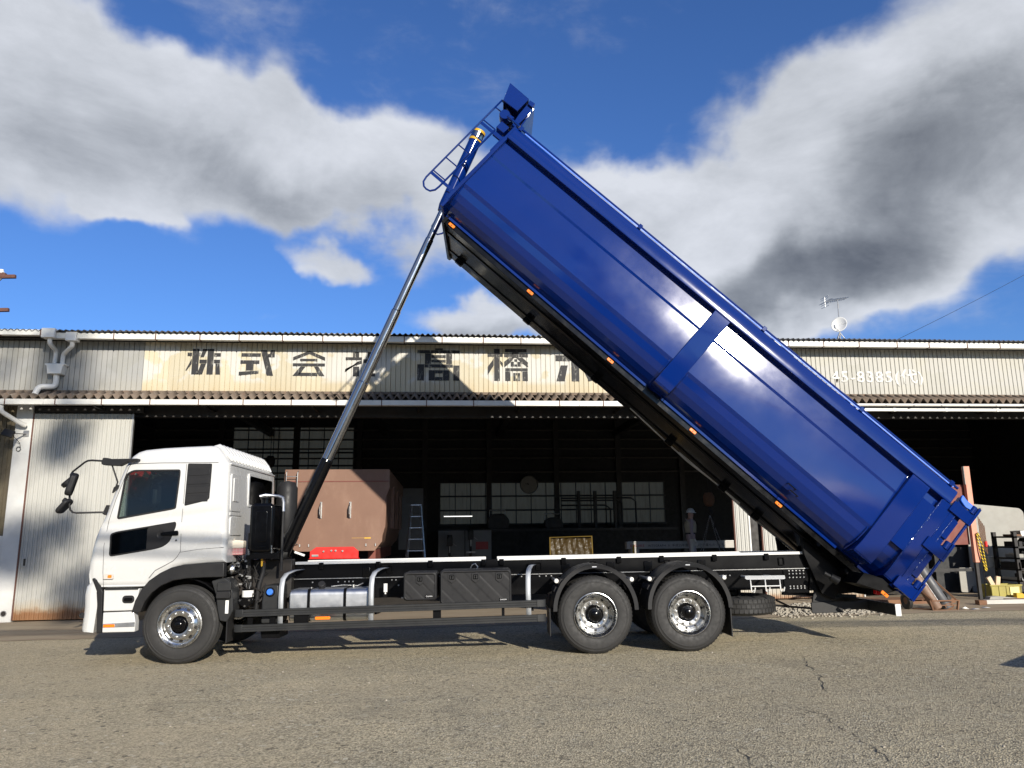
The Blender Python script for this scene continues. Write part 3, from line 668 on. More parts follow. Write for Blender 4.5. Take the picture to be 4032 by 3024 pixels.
def kanji():
    R = lambda x0, x1, y0, y1: [(x0,y0),(x1,y0),(x1,y1),(x0,y1)]
    return dict(
     kabu=[R(.17,.36,0,1), R(.03,.155,.71,.85), R(.37,.39,.71,.85), [(0,.16),(.15,.60),(.16,.60),(.16,.40),(.02,.13)], R(.60,.78,0,1), [(.40,.67),(.46,1),(.59,1),(.55,.86),(.50,.67)], R(.79,.98,.70,.84), R(.38,.59,.44,.58), R(.79,.97,.44,.58), [(.33,0),(.43,.43),(.57,.43),(.48,0)], [(.85,.43),(.96,.43),(.99,0),(.86,0)]],
     shiki=[R(.05,.60,.74,.88), R(.80,1,.72,.86), [(.60,1),(.77,1),(.98,0),(.80,0)], [(.86,.86),(1,.86),(1,1),(.88,1)], R(.03,.57,.46,.60), R(.20,.41,.20,.46), [(0,0),(.56,.08),(.56,.20),(0,.15)]],
     kai=[[(0,.74),(.5,1),(1,.74),(1,.60),(.5,.86),(0,.60)], R(.22,.76,.58,.68), R(0,1,.38,.50), [(0,0),(.24,.37),(.40,.37),(.18,0)], R(.19,.78,0,.13), [(.66,.37),(.80,.37),(1,0),(.82,0),(.77,.14)]],
     sha=[R(.26,.46,.78,1), R(.02,.55,.66,.78), [(0,.16),(.40,.60),(.55,.65),(.55,.52),(.02,.30)], R(.27,.47,0,.40), R(.60,1,.55,.70), R(.74,.92,.71,1), R(.74,.92,.14,.54), R(.58,1,0,.13)],
     taka=[R(.42,.60,.945,1), R(0,1,.84,.94), R(.18,.32,.51,.835), R(.68,.82,.51,.835), R(.33,.67,.70,.79), R(.33,.67,.56,.64), R(.17,.84,.40,.50), R(0,.16,0,.50), R(.85,1,0,.47), R(.27,.41,0,.32), R(.61,.75,0,.32), R(.42,.60,.22,.32), R(.42,.60,0,.11)],
     hashi=[R(.16,.30,0,1), R(0,.155,.75,.86), R(.305,.37,.75,.86), [(0,.18),(.15,.48),(.15,.70),(.11,.62),(0,.44)], [(.31,.64),(.37,.56),(.37,.43),(.31,.54)], R(.43,.97,.90,1), R(.41,.60,.74,.86), R(.78,1,.74,.86), R(.61,.77,.72,.895), [(.41,.42),(.41,.60),(.54,.73),(.66,.73),(.55,.56)], [(.72,.71),(.86,.73),(1,.58),(1,.42),(.84,.56)], R(.57,.65,.45,.60), R(.74,.82,.45,.60), R(.66,.73,.45,.52), R(.66,.73,.60,.68), R(.43,.99,.31,.40), R(.43,.56,0,.30), R(.86,.99,0,.30), R(.63,.69,0,.25), R(.74,.80,0,.25), R(.70,.73,.18,.25), R(.70,.73,0,.08)],
     mizu=[R(0,.38,.63,.82), [(.01,0),(.13,.50),(.31,.50),(.22,0)], R(.40,.60,0,1), [(.64,.62),(.80,.82),(.98,.82),(.76,.56)], [(.64,.52),(.76,.50),(1,.04),(.84,0)]],
     kou=[R(.05,.95,.84,1), R(.42,.58,.16,.83), R(0,1,0,.15)])
workshop()
# ------------------------------------------------------------------ the truck (x to its rear, y away from the yard, z up; origin under the near front wheel's face)
T = thing('dump_truck', 'white cab dump truck with its long blue dump bed raised high', 'truck', (-3.58236, 11.37080, 0))
def tmat():
    yaw, tp = -0.0606122, 0.0078555
    ax = Vector((cos(yaw), sin(yaw), tp)).normalized(); ay = Vector((-sin(yaw), cos(yaw), 0)); az = ax.cross(ay)
    T.matrix_world = Matrix(((ax.x, ay.x, az.x, -3.58236), (ax.y, ay.y, az.y, 11.37080), (ax.z, ay.z, az.z, 0), (0,0,0,1)))
tmat()
WB1, WB2 = 5.741, 7.061; TW = 2.49; YC = TW/2

def arc_text(txt, size, R, a_mid, c, y, depth=.002, inward=False):
    vs, fs = text_geo(txt, size, 1.15); w = max(v[0] for v in vs); out = []
    for v in vs:
        if not inward: a = a_mid-(v[0]-w/2)/R; r = R+v[1]
        else: a = a_mid+(v[0]-w/2)/R; r = R-v[1]
        out.append((c[0]+r*cos(a), y, c[2]+r*sin(a)))
    return out, fs

TEXTRUB = pbr('moulded_tyre_lettering', (.014,.014,.014), .6)
def tyre_mb(c, s=1):
    P = [(.285,.045),(.292,.026),(.318,.016),(.322,.010),(.345,.004),(.400,.0),(.440,.004),(.444,.001),(.452,.002),(.456,.010),(.478,.017),(.482,.014),(.490,.017),(.494,.026),(.508,.036),(.519,.048),(.5235,.062),
         (.525,.085),(.518,.088),(.518,.098),(.526,.101),(.527,.135),(.519,.138),(.519,.146),(.527,.149),(.526,.183),(.518,.186),(.518,.196),(.525,.199),
         (.5235,.222),(.519,.234),(.508,.246),(.480,.262),(.400,.282),(.340,.276),(.300,.262),(.285,.245)]
    m = MB(); m.lathe([(r, t*s) for r, t in P], c, 'y', 72); return m
def wheel(name, c, front=True, detail=True, far=False, lug=True, rot=0.):
    s = -1 if far else 1
    hub = MB()
    if front:
        hub.lathe([(0,-.060*s),(.030,-.060*s),(.045,-.052*s),(.052,-.038*s),(.092,-.034*s),(.096,-.026*s),(.098,.0),(.112,.012*s),(.12,.03*s)], c, 'y', 32)
    else:
        hub.lathe([(0,.012*s),(.035,.012*s),(.048,.020*s),(.052,.040*s),(.088,.045*s),(.092,.055*s),(.095,.10*s),(.118,.12*s),(.123,.17*s)], c, 'y', 32)
    yb = (-.040 if front else .040)*s
    for i in range(10 if front else 12):
        a = 2*pi*i/(10 if front else 12)+.2
        p = (c[0]+.075*cos(a), c[1]+yb, c[2]+.075*sin(a)); hub.cyl(p, (p[0], p[1]+.02*s, p[2]), .009, n=6)
    W = hub.build(name, BLACK, T)
    if detail: W['label'] = 'front wheel with flat polished disc' if front else 'rear wheel with deep dished polished rim'
    t = tyre_mb(c, s)
    if lug:
        for i in range(62):
            a = 2*pi*(i+.5)/62; ca, sa = cos(a), sin(a); da = .020
            for (y0, y1, r0, r1) in ((.030, .086, .505, .531), (.198, .252, .505, .531)):
                vs = []
                for rr, yy in ((r0, y0), (r1-.004, y0+.022), (r1, y1), (r0, y1)):
                    for q in (-da, da): vs.append((c[0]+rr*cos(a+q), c[1]+yy*s, c[2]+rr*sin(a+q)))
                t.add(vs, [(0,1,3,2), (2,3,5,4), (4,5,7,6), (0,2,4,6), (1,7,5,3)])
    tt = t.build('tyre', RUBBER, W, ang=28)
    if detail:
        k = MB()
        for txt, mid in (('BRIDGESTONE', radians(30)+rot), ('ECOPIA', radians(165)+rot), ('M801', radians(112)+rot)):
            v, f = arc_text(txt, .062 if txt != 'M801' else .045, .395, mid, c, c[1]-.0012*s); k.add(v, f)
        k.build('tyre_lettering', TEXTRUB, W, fix=False)
    if front:
        R = [(.288,.060),(.291,.030),(.303,.020),(.306,.010),(.304,.002),(.297,.000),(.291,.006),(.283,.028),(.262,.044),(.247,.046),(.238,.036),(.228,.026),(.205,.008),(.192,-.002),(.186,-.004),(.184,-.010),(.134,-.010),(.120,-.006),(.112,.02)]
        ny, hr, hy = -.010, .222, .020
    else:
        R = [(.288,.060),(.291,.030),(.303,.020),(.306,.010),(.304,.002),(.297,.000),(.291,.006),(.286,.024),(.268,.040),(.262,.060),(.258,.12),(.252,.15),(.240,.165),(.206,.150),(.198,.140),(.192,.132),(.134,.132),(.122,.14),(.115,.18)]
        ny, hr, hy = .132, .222, .1605
    m = MB(); m.lathe([(r, y*s) for r, y in R], c, 'y', 64); rim = m.build('rim', RIM, W, ang=40)
    if detail:
        m = MB()
        for i in range(10):
            nn = MB()
            a = 2*pi*i/10+rot; a2 = a+pi/10
            cx, cz = c[0]+hr*cos(a2), c[2]+hr*sin(a2)
            tl = .9 if front else -.45      # holes lie in the sloping web
            er = Vector((cos(a2), 0, sin(a2))); et = Vector((-sin(a2), 0, cos(a2))); nn_ = Vector((0, -1, 0))
            sl = (er+Vector((0, (.78 if front else .42), 0))).normalized(); ring = []
            cc = Vector((cx, c[1]+(hy-.006)*s, cz))
            ring = [cc+sl*((.018 if front else .0135)*cos(q))+et*((.026 if front else .021)*sin(q)) for q in [2*pi*k/16 for k in range(16)]]
            m.add([p for p in ring], [tuple(range(16))])
            p = Vector((c[0]+.160*cos(a), c[1]+ny*s, c[2]+.160*sin(a)))
            nn.cyl(p, p+Vector((0, -.022*s, 0)), .0165, .0155, n=6).cyl(p+Vector((0, -.022*s, 0)), p+Vector((0, -.034*s, 0)), .011, .008, n=10).cyl(p, p+Vector((0, -.004*s, 0)), .023, n=14)
            nn.build('wheel_nut', RIM, W)
        m.split('hand_hole', DARKSTEEL, W, fix=False)
    return W
def wheels():
    z = .525
    wheel('wheel', (0, 0, z), True, True, lug=False, rot=.12)
    wheel('wheel', (0, TW, z), True, False, far=True, lug=False)
    for i, x in enumerate((WB1, WB2)):
        wheel('wheel', (x, 0, z), False, True, rot=.05+.5*i); wheel('wheel', (x, TW, z), False, False, far=True)
        for y in (.315, TW-.595):
            m = tyre_mb((x, y, z)); m.build('inner_tyre', RUBBER, T, ang=28)
        m = MB(); m.cyl((x, .12, z), (x, TW-.12, z), .075, n=14).lathe([(.0,-.2),(.14,-.18),(.2,-.05),(.2,.05),(.14,.18),(0,.2)], (x, YC, z), 'y', 20); m.build('axle', FRAME, T)
    m = MB(); m.box(-.06, .06, .12, TW-.12, .42, .54); m.build('axle', FRAME, T, .01)
wheels()

# ---- cab
PROF = [(-1.245,1.035),(-1.285,1.10),(-1.305,1.22),(-1.300,1.36),(-1.280,1.54),(-1.245,1.72),(-1.20,1.86),(-1.155,1.965),(-1.105,2.13),(-1.055,2.30),(-1.005,2.47),(-.955,2.63),(-.925,2.72),(-.885,2.81),(-.83,2.875),(-.76,2.925),(-.66,2.955),(-.40,2.978),(-.1,2.99),(.26,3.0),
        (.335,2.992),(.38,2.965),(.46,2.86),(.545,2.745),(.552,2.70),(.556,2.55),(.560,2.30),(.565,1.95),(.572,1.60),(.578,1.345),
        (.30,1.338),(.0,1.322),(-.16,1.282),(-.31,1.212),(-.43,1.115),(-.50,1.035)]
def cab():
    n = len(PROF); V2 = [Vector(p) for p in PROF]
    # outline runs clockwise seen from the yard: outward normal
    NO = []
    for i in range(n):
        d = (V2[(i+1) % n]-V2[i-1]).normalized(); NO.append(Vector((-d.y, d.x)))
    cen = Vector((-.3, 2.0))
    if (V2[18]-cen).dot(NO[18]) < 0: NO = [-q for q in NO]
    r = .085
    def bow(x, y):
        w = max(0, min(1, (-.72-x)/.45)); q = (y-YC)/YC; return -.13*w*(1-q*q)
    def P(i, y, ins):
        q = V2[i]-NO[i]*ins; lean = .045*max(0, (q.y-2.0))/1.0     # sides lean in above the belt
        yy = y+lean*(1-2*y/TW); return (q.x+bow(q.x, y), yy, q.y)
    st = [(r*(1-sin(a)), r*(1-cos(a))) for a in [pi/2*(1-k/5) for k in range(6)]]
    ys = st+[(y, 0) for y in (.3, .55, .8, 1.05, YC, 1.44, 1.69, 1.94, 2.19)]+[(TW-y, i) for y, i in st[::-1]]
    shell = MB(); glass = MB()
    ws = range(7, 12)
    for j in range(len(ys)-1):
        for i in range(n):
            k = (i+1) % n; q = [P(i, *ys[j]), P(k, *ys[j]), P(k, *ys[j+1]), P(i, *ys[j+1])]
            inner = 5 <= j < len(ys)-6
            (glass if (i in ws and inner) else shell).add(q, [(0,1,2,3)])
    # side skins with window openings
    DW = rpoly([(-.905,2.60),(-.80,2.665),(-.13,2.66),(-.125,2.59),(-.15,2.105),(-.20,2.09),(-.965,1.965)], .05)
    LW = rpoly([(-1.035,1.77),(-.96,1.80),(-.135,1.925),(-.128,1.86),(-.21,1.64),(-.30,1.575),(-.42,1.545),(-1.03,1.455)], .05)
    side = [tuple(V2[i]-NO[i]*r) for i in range(n)]
    def SP(y):
        def f(p):
            lean = .045*max(0, (p[1]-2.0)); return (p[0]+bow(p[0], 0), (y+lean if y < 1 else y-lean), p[1])
        return f
    shell.holed(side, [DW, LW], SP(0)); shell.holed(side, [DW], SP(TW))
    C = shell.build('cab', WHITE, T, ang=32)
    bm = bmesh.new(); bm.from_mesh(C.data); bmesh.ops.remove_doubles(bm, verts=bm.verts, dist=.0008); bmesh.ops.recalc_face_normals(bm, faces=bm.faces); bm.to_mesh(C.data); bm.free()
    # horizontal cuts, then a pressed belt groove and a tucked-in sill on the near side
    bm = bmesh.new(); bm.from_mesh(C.data)
    for k in range(46):
        bmesh.ops.bisect_plane(bm, geom=bm.verts[:]+bm.edges[:]+bm.faces[:], plane_co=(0, 0, 1.06+k*.03), plane_no=(-.09, 0, 1))
    for v in bm.verts:
        x, y, z = v.co
        if y < .02 and z < 2.3:
            zc = 2.005+.10*x; v.co.y += .016*math.exp(-((z-zc)/.05)**2)+.012*max(0, (1.62-z)/.35)**2-.006*math.exp(-((z-zc+.16)/.07)**2)
    bm.to_mesh(C.data); bm.free(); C.data.polygons.foreach_set('use_smooth', [True]*len(C.data.polygons))
    C.data.set_sharp_from_angle(angle=radians(32))
    glass.build('windscreen', GLASS, C)
    def pane(nm, poly, y, mat, th=.004, bev=0):
        f = SP(y); m = MB(); a = [f(p) for p in poly]; b = [(q[0], q[1]+th, q[2]) for q in a]; k = len(poly)
        m.add(a+b, [tuple(range(k)), tuple(range(k, 2*k))[::-1]]+[(i, (i+1) % k, k+(i+1) % k, k+i) for i in range(k)]); return m.build(nm, mat, C, bev)
    def ring(nm, poly, y, w, mat, th=.012, cx=None):
        c = Vector((sum(p[0] for p in poly)/len(poly), sum(p[1] for p in poly)/len(poly))); k = len(poly); q = []
        for i in range(k):
            d = (Vector(poly[(i+1) % k])-Vector(poly[i-1])); d.normalize(); nn = Vector((-d.y, d.x))
            if (c-Vector(poly[i])).dot(nn) < 0: nn = -nn
            q.append(tuple(Vector(poly[i])+nn*w))
        f = SP(y); m = MB(); L = [[f(p) for p in poly], [f(p) for p in q]]
        A = L[0]+L[1]; Bk = [(p[0], p[1]+th, p[2]) for p in A]
        m.add(A+Bk, [(i, (i+1) % k, k+(i+1) % k, k+i) for i in range(k)]+[(2*k+i, 3*k+i, 3*k+(i+1) % k, 2*k+(i+1) % k) for i in range(k)]+[(k+i, k+(i+1) % k, 3*k+(i+1) % k, 3*k+i) for i in range(k)]+[(i, 2*k+i, 2*k+(i+1) % k, (i+1) % k) for i in range(k)])
        return m.build(nm, mat, C)
    pane('door_window', DW, .012, GLASS); ring('window_seal', DW, -.003, .022, PLAST, .02)
    pane('door_window', DW, TW-.016, GLASS); ring('window_seal', DW, TW-.017, .022, PLAST, .02)
    pane('lower_door_window', LW, .010, DGLASS); ring('window_seal', LW, -.003, .02, PLAST, .02)
    pane('handle_panel', rpoly([(-.525,1.845),(-.14,1.905),(-.14,1.86),(-.22,1.65),(-.31,1.585),(-.43,1.555),(-.525,1.54)], .03), -.004, PLAST, .01)
    m = MB(); m.lathe([(0,.0),(.05,.0),(.058,-.004),(.062,.0)], (-.33,-.006,1.745), 'y', 20); m.build('handle_cup', PLAST, C)
    m = MB(); m.prism(rpoly([(-.33,1.775),(-.10,1.80),(-.085,1.78),(-.085,1.735),(-.11,1.73),(-.33,1.735)], .012), -.03, -.012); m.build('door_handle', BLACK, C, .004)
    m = MB(); m.cyl((-.115,-.012,1.665), (-.115,.0,1.665), .013, n=14); m.build('door_lock', CHROME, C)
    # rear quarter panel, black with louvre steps
    q = rpoly([(-.03,2.742),(.312,2.735),(.312,2.62),(.306,2.235),(.27,2.21),(-.035,2.14)], .02); pane('quarter_panel', q, -.006, PLAST, .012)
    for k in range(4): 
        z = 2.66-k*.125; pane('louvre', [(-.02,z),(.29,z),(.285,z-.085),(-.02,z-.085-.012)], -.012, PLAST, .007, .004)
    # door and roof seams
    seam = pbr('panel_gap', (.02,.02,.02), .8)
    def line(pts, w=.006, y=-.0015, nm='panel_seam'):
        m = MB(); f = SP(y)
        for a, b in zip(pts, pts[1:]):
            d = (Vector(b)-Vector(a)); L = d.length; d.normalize(); nn = Vector((-d.y, d.x))*w/2
            m.add([f(tuple(Vector(a)+nn)), f(tuple(Vector(b)+nn)), f(tuple(Vector(b)-nn)), f(tuple(Vector(a)-nn))], [(0,1,2,3)])
        return m.build(nm, seam, C, fix=False)
    line([(-.05,2.735),(-.052,2.3),(-.058,1.9),(-.05,1.51),(-.09,1.44),(-.14,1.385),(-.25,1.325),(-.38,1.26),(-.46,1.16)])
    line([(-.84,2.735),(-.86,2.71),(-1.0,2.25),(-1.07,1.95),(-1.11,1.60),(-1.095,1.25),(-1.07,1.05)])
    line([(-.87,2.74),(-.75,2.752),(-.4,2.757),(.0,2.752),(.40,2.748)], .008)
    line([(-.05,1.50),(.2,1.535),(.55,1.555)], .005)
    # pressed crease and swage on the sides
    m = MB(); f = SP(-.0)
    pts = [(.08,1.60),(.30,1.66),(.50,1.70),(.52,1.585),(.3,1.575)]
    m.add([(.08,.0,1.595),(.30,-.012,1.655),(.515,-.02,1.70),(.515,.0,1.745),(.30,.0,1.70),(.515,.0,1.60),(.30,.0,1.60)], [(0,1,4),(1,2,3,4),(0,6,1),(1,6,5,2)]); m.build('pressed_swage', WHITE, C, ang=80)
    # marker and side lamps
    m = MB(); m.prism(rrect(-1.08,-.945,1.155,1.225,.015), -.012, .004); m.build('side_lamp', pbr('clear_lens', (.55,.5,.45), .15, coat=.6), C, .003)
    m = MB(); m.prism(rrect(-1.02,-.965,1.17,1.21,.012), -.0145, -.011); m.build('lamp_bulb', ORANGE, C)
    # rear wall pressings and window
    def yb(x0, y0, y1, z0, z1, nm, mat, th=.012, rr=.03):
        m = MB(); m.prism(rrect(y0, y1, z0, z1, rr), x0, x0+th, 'x'); return m.build(nm, mat, C, .005)
    xw = lambda z: .552+(2.70-z)*.0192
    def yp(y0, y1, z0, z1, nm, mat, out, rr):
        x1 = xw(z0)+out; return yb(.54, y0, y1, z0, z1, nm, mat, x1-.54, rr)
    yp(.93, 2.24, 2.145, 2.665, 'window_frame', WHITE, .012, .05); yp(.975, 2.195, 2.185, 2.625, 'rear_window', DGLASS, .017, .04)
    yp(.12, .58, 2.06, 2.60, 'rear_panel_pressing', WHITE, .012, .05); yp(.20, .44, 2.20, 2.54, 'rear_panel_pressing', WHITE, .026, .02)
    yp(.12, .64, 1.72, 1.98, 'rear_panel_pressing', WHITE, .014, .05); yp(.12, .62, 2.0, 2.045, 'rear_panel_pressing', WHITE, .010, .01)
    m = MB(); m.bar((.55,.10,2.735), (.55,TW-.10,2.735), .03, .022); m.build('roof_gutter', WHITE, C, .005)
    m = MB()
    for k in range(14):
        y = .20+k*.155
        m.tube([(.27,y,3.0),(.345,y,3.004),(.40,y,2.965),(.475,y,2.872),(.540,y,2.785)], [.012,.034,.038,.038,.016], 8)
    m.split('roof_rib', WHITE, C, ang=60)
    m = MB(); m.cyl((.02,.12,2.996),(.02,.12,3.003),.018,n=10).cyl((.22,.12,3.0),(.22,.12,3.007),.018,n=10)
    # interior
    m = MB(); m.box(-1.12,-.62,.12,TW-.12,1.55,1.98); m.prism([(-1.12,1.98),(-.95,2.02),(-.66,1.98)], .15, TW-.15); m.build('dashboard', DASH, C, .04)
    for y in (.25, 1.6):
        m = MB(); m.prism(rpoly([(-.45,1.75),(.15,1.72),(.3,2.42),(.2,2.44),(.02,1.9),(-.45,1.88)], .05), y, y+.55).prism(rpoly([(.17,2.46),(.3,2.46),(.33,2.68),(.22,2.7)], .04), y+.15, y+.4); m.build('seat', SEAT, C, .03)
    m = MB(); m.lathe([(.215+.016*cos(a), .016*sin(a)) for a in [2*pi*k/8 for k in range(8)]], (0,0,0), 'z', 32, True).bar((-.2,0,0), (.2,0,0), .04, .02).cyl((0,0,-.2), (0,0,0), .05, n=10)
    sw = m.build('steering_wheel', DASH, C); sw.location = (-.56,1.87,2.12); sw.rotation_euler = (0, radians(-48), 0)
    m = MB(); m.box(-1.2,.5,.1,TW-.1,1.36,1.40); m.build('cab_floor', SEAT, C)
    m = MB(); m.box(.50,.54,.1,TW-.1,1.4,2.1); m.build('rear_trim', SEAT, C)
    m = MB(); m.obox((-.93,1.1,2.50), (.03,.22,.09), (0,.3,0)); m.build('inner_mirror', PLAST, C, .01)
    # wheel arch trim
    arch = [(-.66,.70),(-.62,.86),(-.55,1.00),(-.45,1.125),(-.31,1.222),(-.16,1.292),(0,1.326),(.30,1.342),(.572,1.347),(.575,1.15),(.30,1.150),(.06,1.142),(-.12,1.118),(-.28,1.052),(-.40,.96),(-.49,.84),(-.54,.70)]
    m = MB(); m.prism(arch, -.02, .10); m.build('wheel_arch', PLAST, T, .012, 3)
    m = MB(); m.prism(arch, TW-.10, TW+.02); m.build('wheel_arch', PLAST, T)
    a = [(.58*cos(t), .55+.58*sin(t)) for t in [radians(q) for q in range(15, 166, 15)]]; b = [(.60*cos(t), .55+.60*sin(t)) for t in [radians(q) for q in range(165, 14, -15)]]
    b = b[::-1]; V = lambda L, y: [(p[0], y, p[1]) for p in L]; m = MB(); m.grid([V(a, .08), V(b, .08), V(b, .62), V(a, .62), V(a, .08)]); m.build('wheel_liner', FRAME, T)
    # bumper and step panels
    m = MB(); sec = [(-1.245,1.155),(-1.325,1.06),(-1.340,.95),(-1.328,.78),(-1.338,.62),(-1.350,.50),(-1.335,.455),(-1.16,.445),(-1.135,.80),(-1.16,.98),(-1.225,1.13)]
    rows = []
    for y, ins in ((.0,.10),(.012,.05),(.05,.015),(.12,0),(.4,0),(.8,0),(YC,0),(1.69,0),(2.1,0),(2.37,0),(2.44,.015),(2.478,.05),(2.49,.10)):
        qy = (y-YC)/YC; rows.append([(x+(ins if x < -1.2 else 0)-.10*(1-qy*qy), y, z) for x, z in sec+[sec[0]]])
    m.grid(rows); k = len(sec); m.add(rows[0][:-1], [tuple(range(k))]).add(rows[-1][:-1], [tuple(range(k))])
    bp = m.build('bumper', WHITE, T, ang=40)
    m = MB(); m.prism([(-1.235,1.165),(-1.205,1.175),(-1.10,1.03),(-1.072,.985),(-1.075,.95),(-1.045,.44),(-1.115,.435),(-1.145,.95),(-1.16,1.0)], -.008, .06); m.build('headlamp_trim', PLAST, T, .008)
    m = MB(); m.prism([(-1.21,1.16),(-1.17,1.155),(-1.085,1.035),(-1.12,1.02)], -.012, -.006); m.build('headlamp_edge', GREYPL, bp)
    m = MB(); m.cyl((-1.40,.14,.665), (-1.36,.10,.665), .04, n=14); m.build('fog_lamp_bezel', PLAST, bp)
    m = MB(); m.prism([(-1.06,1.02),(-.575,1.02),(-.625,.73),(-1.048,.725)], -.004, .10); s1 = m.build('step_panel', WHITE, T, .012, 3)
    m = MB(); m.prism(rrect(-.80,-.635,.825,.93,.045), -.010, .0); m.build('step_recess', PLAST, s1, .004); m = MB(); m.prism(rrect(-.775,-.66,.85,.90,.02), -.014, -.009); m.build('recess_glass', BLACK, s1)
    m = MB(); m.bar((-1.04,-.008,1.018), (-.59,-.008,1.018), .02, .02); m.build('step_edge', GREYPL, s1)
    m = MB(); m.prism([(-1.045,.71),(-.63,.715),(-.60,.575),(-.60,.445),(-1.038,.445)], -.010, .12); s2 = m.build('step_panel', WHITE, T, .012, 3)
    m = MB(); m.prism([(-1.03,.56),(-.605,.575),(-.605,.515),(-1.03,.512)], -.018, -.008); m.build('step_tread', ALU, s2)
    m = MB(); m.prism(rrect(-1.02,-.87,.515,.552,.01), -.028, -.016); m.build('marker_lamp', ORANGE, s2, .003)
    # rear mudguard with box and sticker
    m = MB(); m.prism(rpoly([(.40,1.10),(.575,1.14),(.66,1.09),(.70,.95),(.715,.69),(.64,.545),(.54,.565),(.50,.72),(.475,.90)], .02), .0, .30); g = m.build('mudguard', GREYPL, T, .012)
    m = MB(); m.prism(rrect(.50,.69,.965,1.085,.015), -.05, .01); m.build('mudguard_box', GREYPL, g, .008); m = MB(); m.prism(rrect(.495,.685,.865,.96,.015), -.065, .01); m.build('mudguard_box', PLAST, g, .008)
    m = MB(); m.prism(rrect(.612,.655,.66,.835,.004), -.004, .0); m.build('sticker', PAPER, g)
    m = MB(); m.box(.63,.645,.02,.30,.27,.58); m.build('mudflap', PLAST, T)
cab()

def mirrors():
    M = MB(); M.tube([(-1.19,-.05,2.79),(-1.32,-.11,2.795),(-1.37,-.12,2.79),(-1.41,-.12,2.77),(-1.56,-.13,2.64),(-1.585,-.13,2.60),(-1.575,-.13,2.30),(-1.565,-.13,2.17),(-1.55,-.13,2.11),(-1.515,-.13,2.075),(-1.47,-.12,2.065),(-1.20,-.05,2.07),(-1.12,-.01,2.07)], .014, 8)
    arm = M.build('mirror_arm', PLAST, T)
    m = MB(); m.prism(rpoly([(-1.205,2.785),(-1.185,2.835),(-1.12,2.83),(-1.08,2.815),(-.70,2.815),(-.70,2.79),(-.84,2.77),(-.95,2.715),(-1.18,2.73),(-1.205,2.75)], .012), -.08, .02); m.build('mirror_bracket', PLAST, arm, .006)
    m = MB(); m.tube([(-1.085,-.03,2.76),(-.985,-.01,2.49),(-1.015,.0,2.40)], .012, 8).prism([(-1.03,2.42),(-.975,2.45),(-.985,2.40),(-1.05,2.34)], -.02, .03).prism([(-1.155,2.05),(-1.11,2.17),(-1.085,2.17),(-1.12,2.03)], -.03, .03); m.split('mirror_stay', PLAST, arm)
    def head(c, size, rot, nm):
        m = MB(); k = 10
        for i in range(7):
            t = -1+2*i/6; s = (1-abs(t)**3.2)**.5 if abs(t) < 1 else .0
            s = max(s, .55)
        pts = rrect(-size[0]/2, size[0]/2, -size[1]/2, size[1]/2, min(size[:2])*.35)
        m.prism(pts, -size[2]/2, size[2]/2, 'x'); o = m.build(nm, PLAST, arm, .02, 3); o.location = c; o.rotation_euler = rot; return o
    head((-1.545,-.16,2.46), (.20,.32,.085), (0, radians(14), radians(20)), 'mirror'); head((-1.65,-.05,2.51), (.18,.21,.07), (0, radians(44), radians(30)), 'mirror'); head((-1.63,-.14,2.16), (.20,.24,.055), (0, radians(40), 0), 'mirror')
    m = MB(); m.cyl((-1.60,-.13,2.22), (-1.65,-.13,2.25), .035, n=12); m.build('mirror_knuckle', PLAST, arm)
    m = MB(); m.tube([(-1.1,TW+.05,2.79),(-1.36,TW+.12,2.79),(-1.56,TW+.13,2.62),(-1.56,TW+.13,2.12),(-1.47,TW+.12,2.06),(-1.12,TW+.01,2.07)], .014, 6); fa = m.build('mirror_arm', PLAST, T)
    m = MB(); m.prism(rrect(TW+.04,TW+.24,2.28,2.62,.06), -1.58, -1.50, 'x'); m.build('mirror', PLAST, fa, .02)
mirrors()

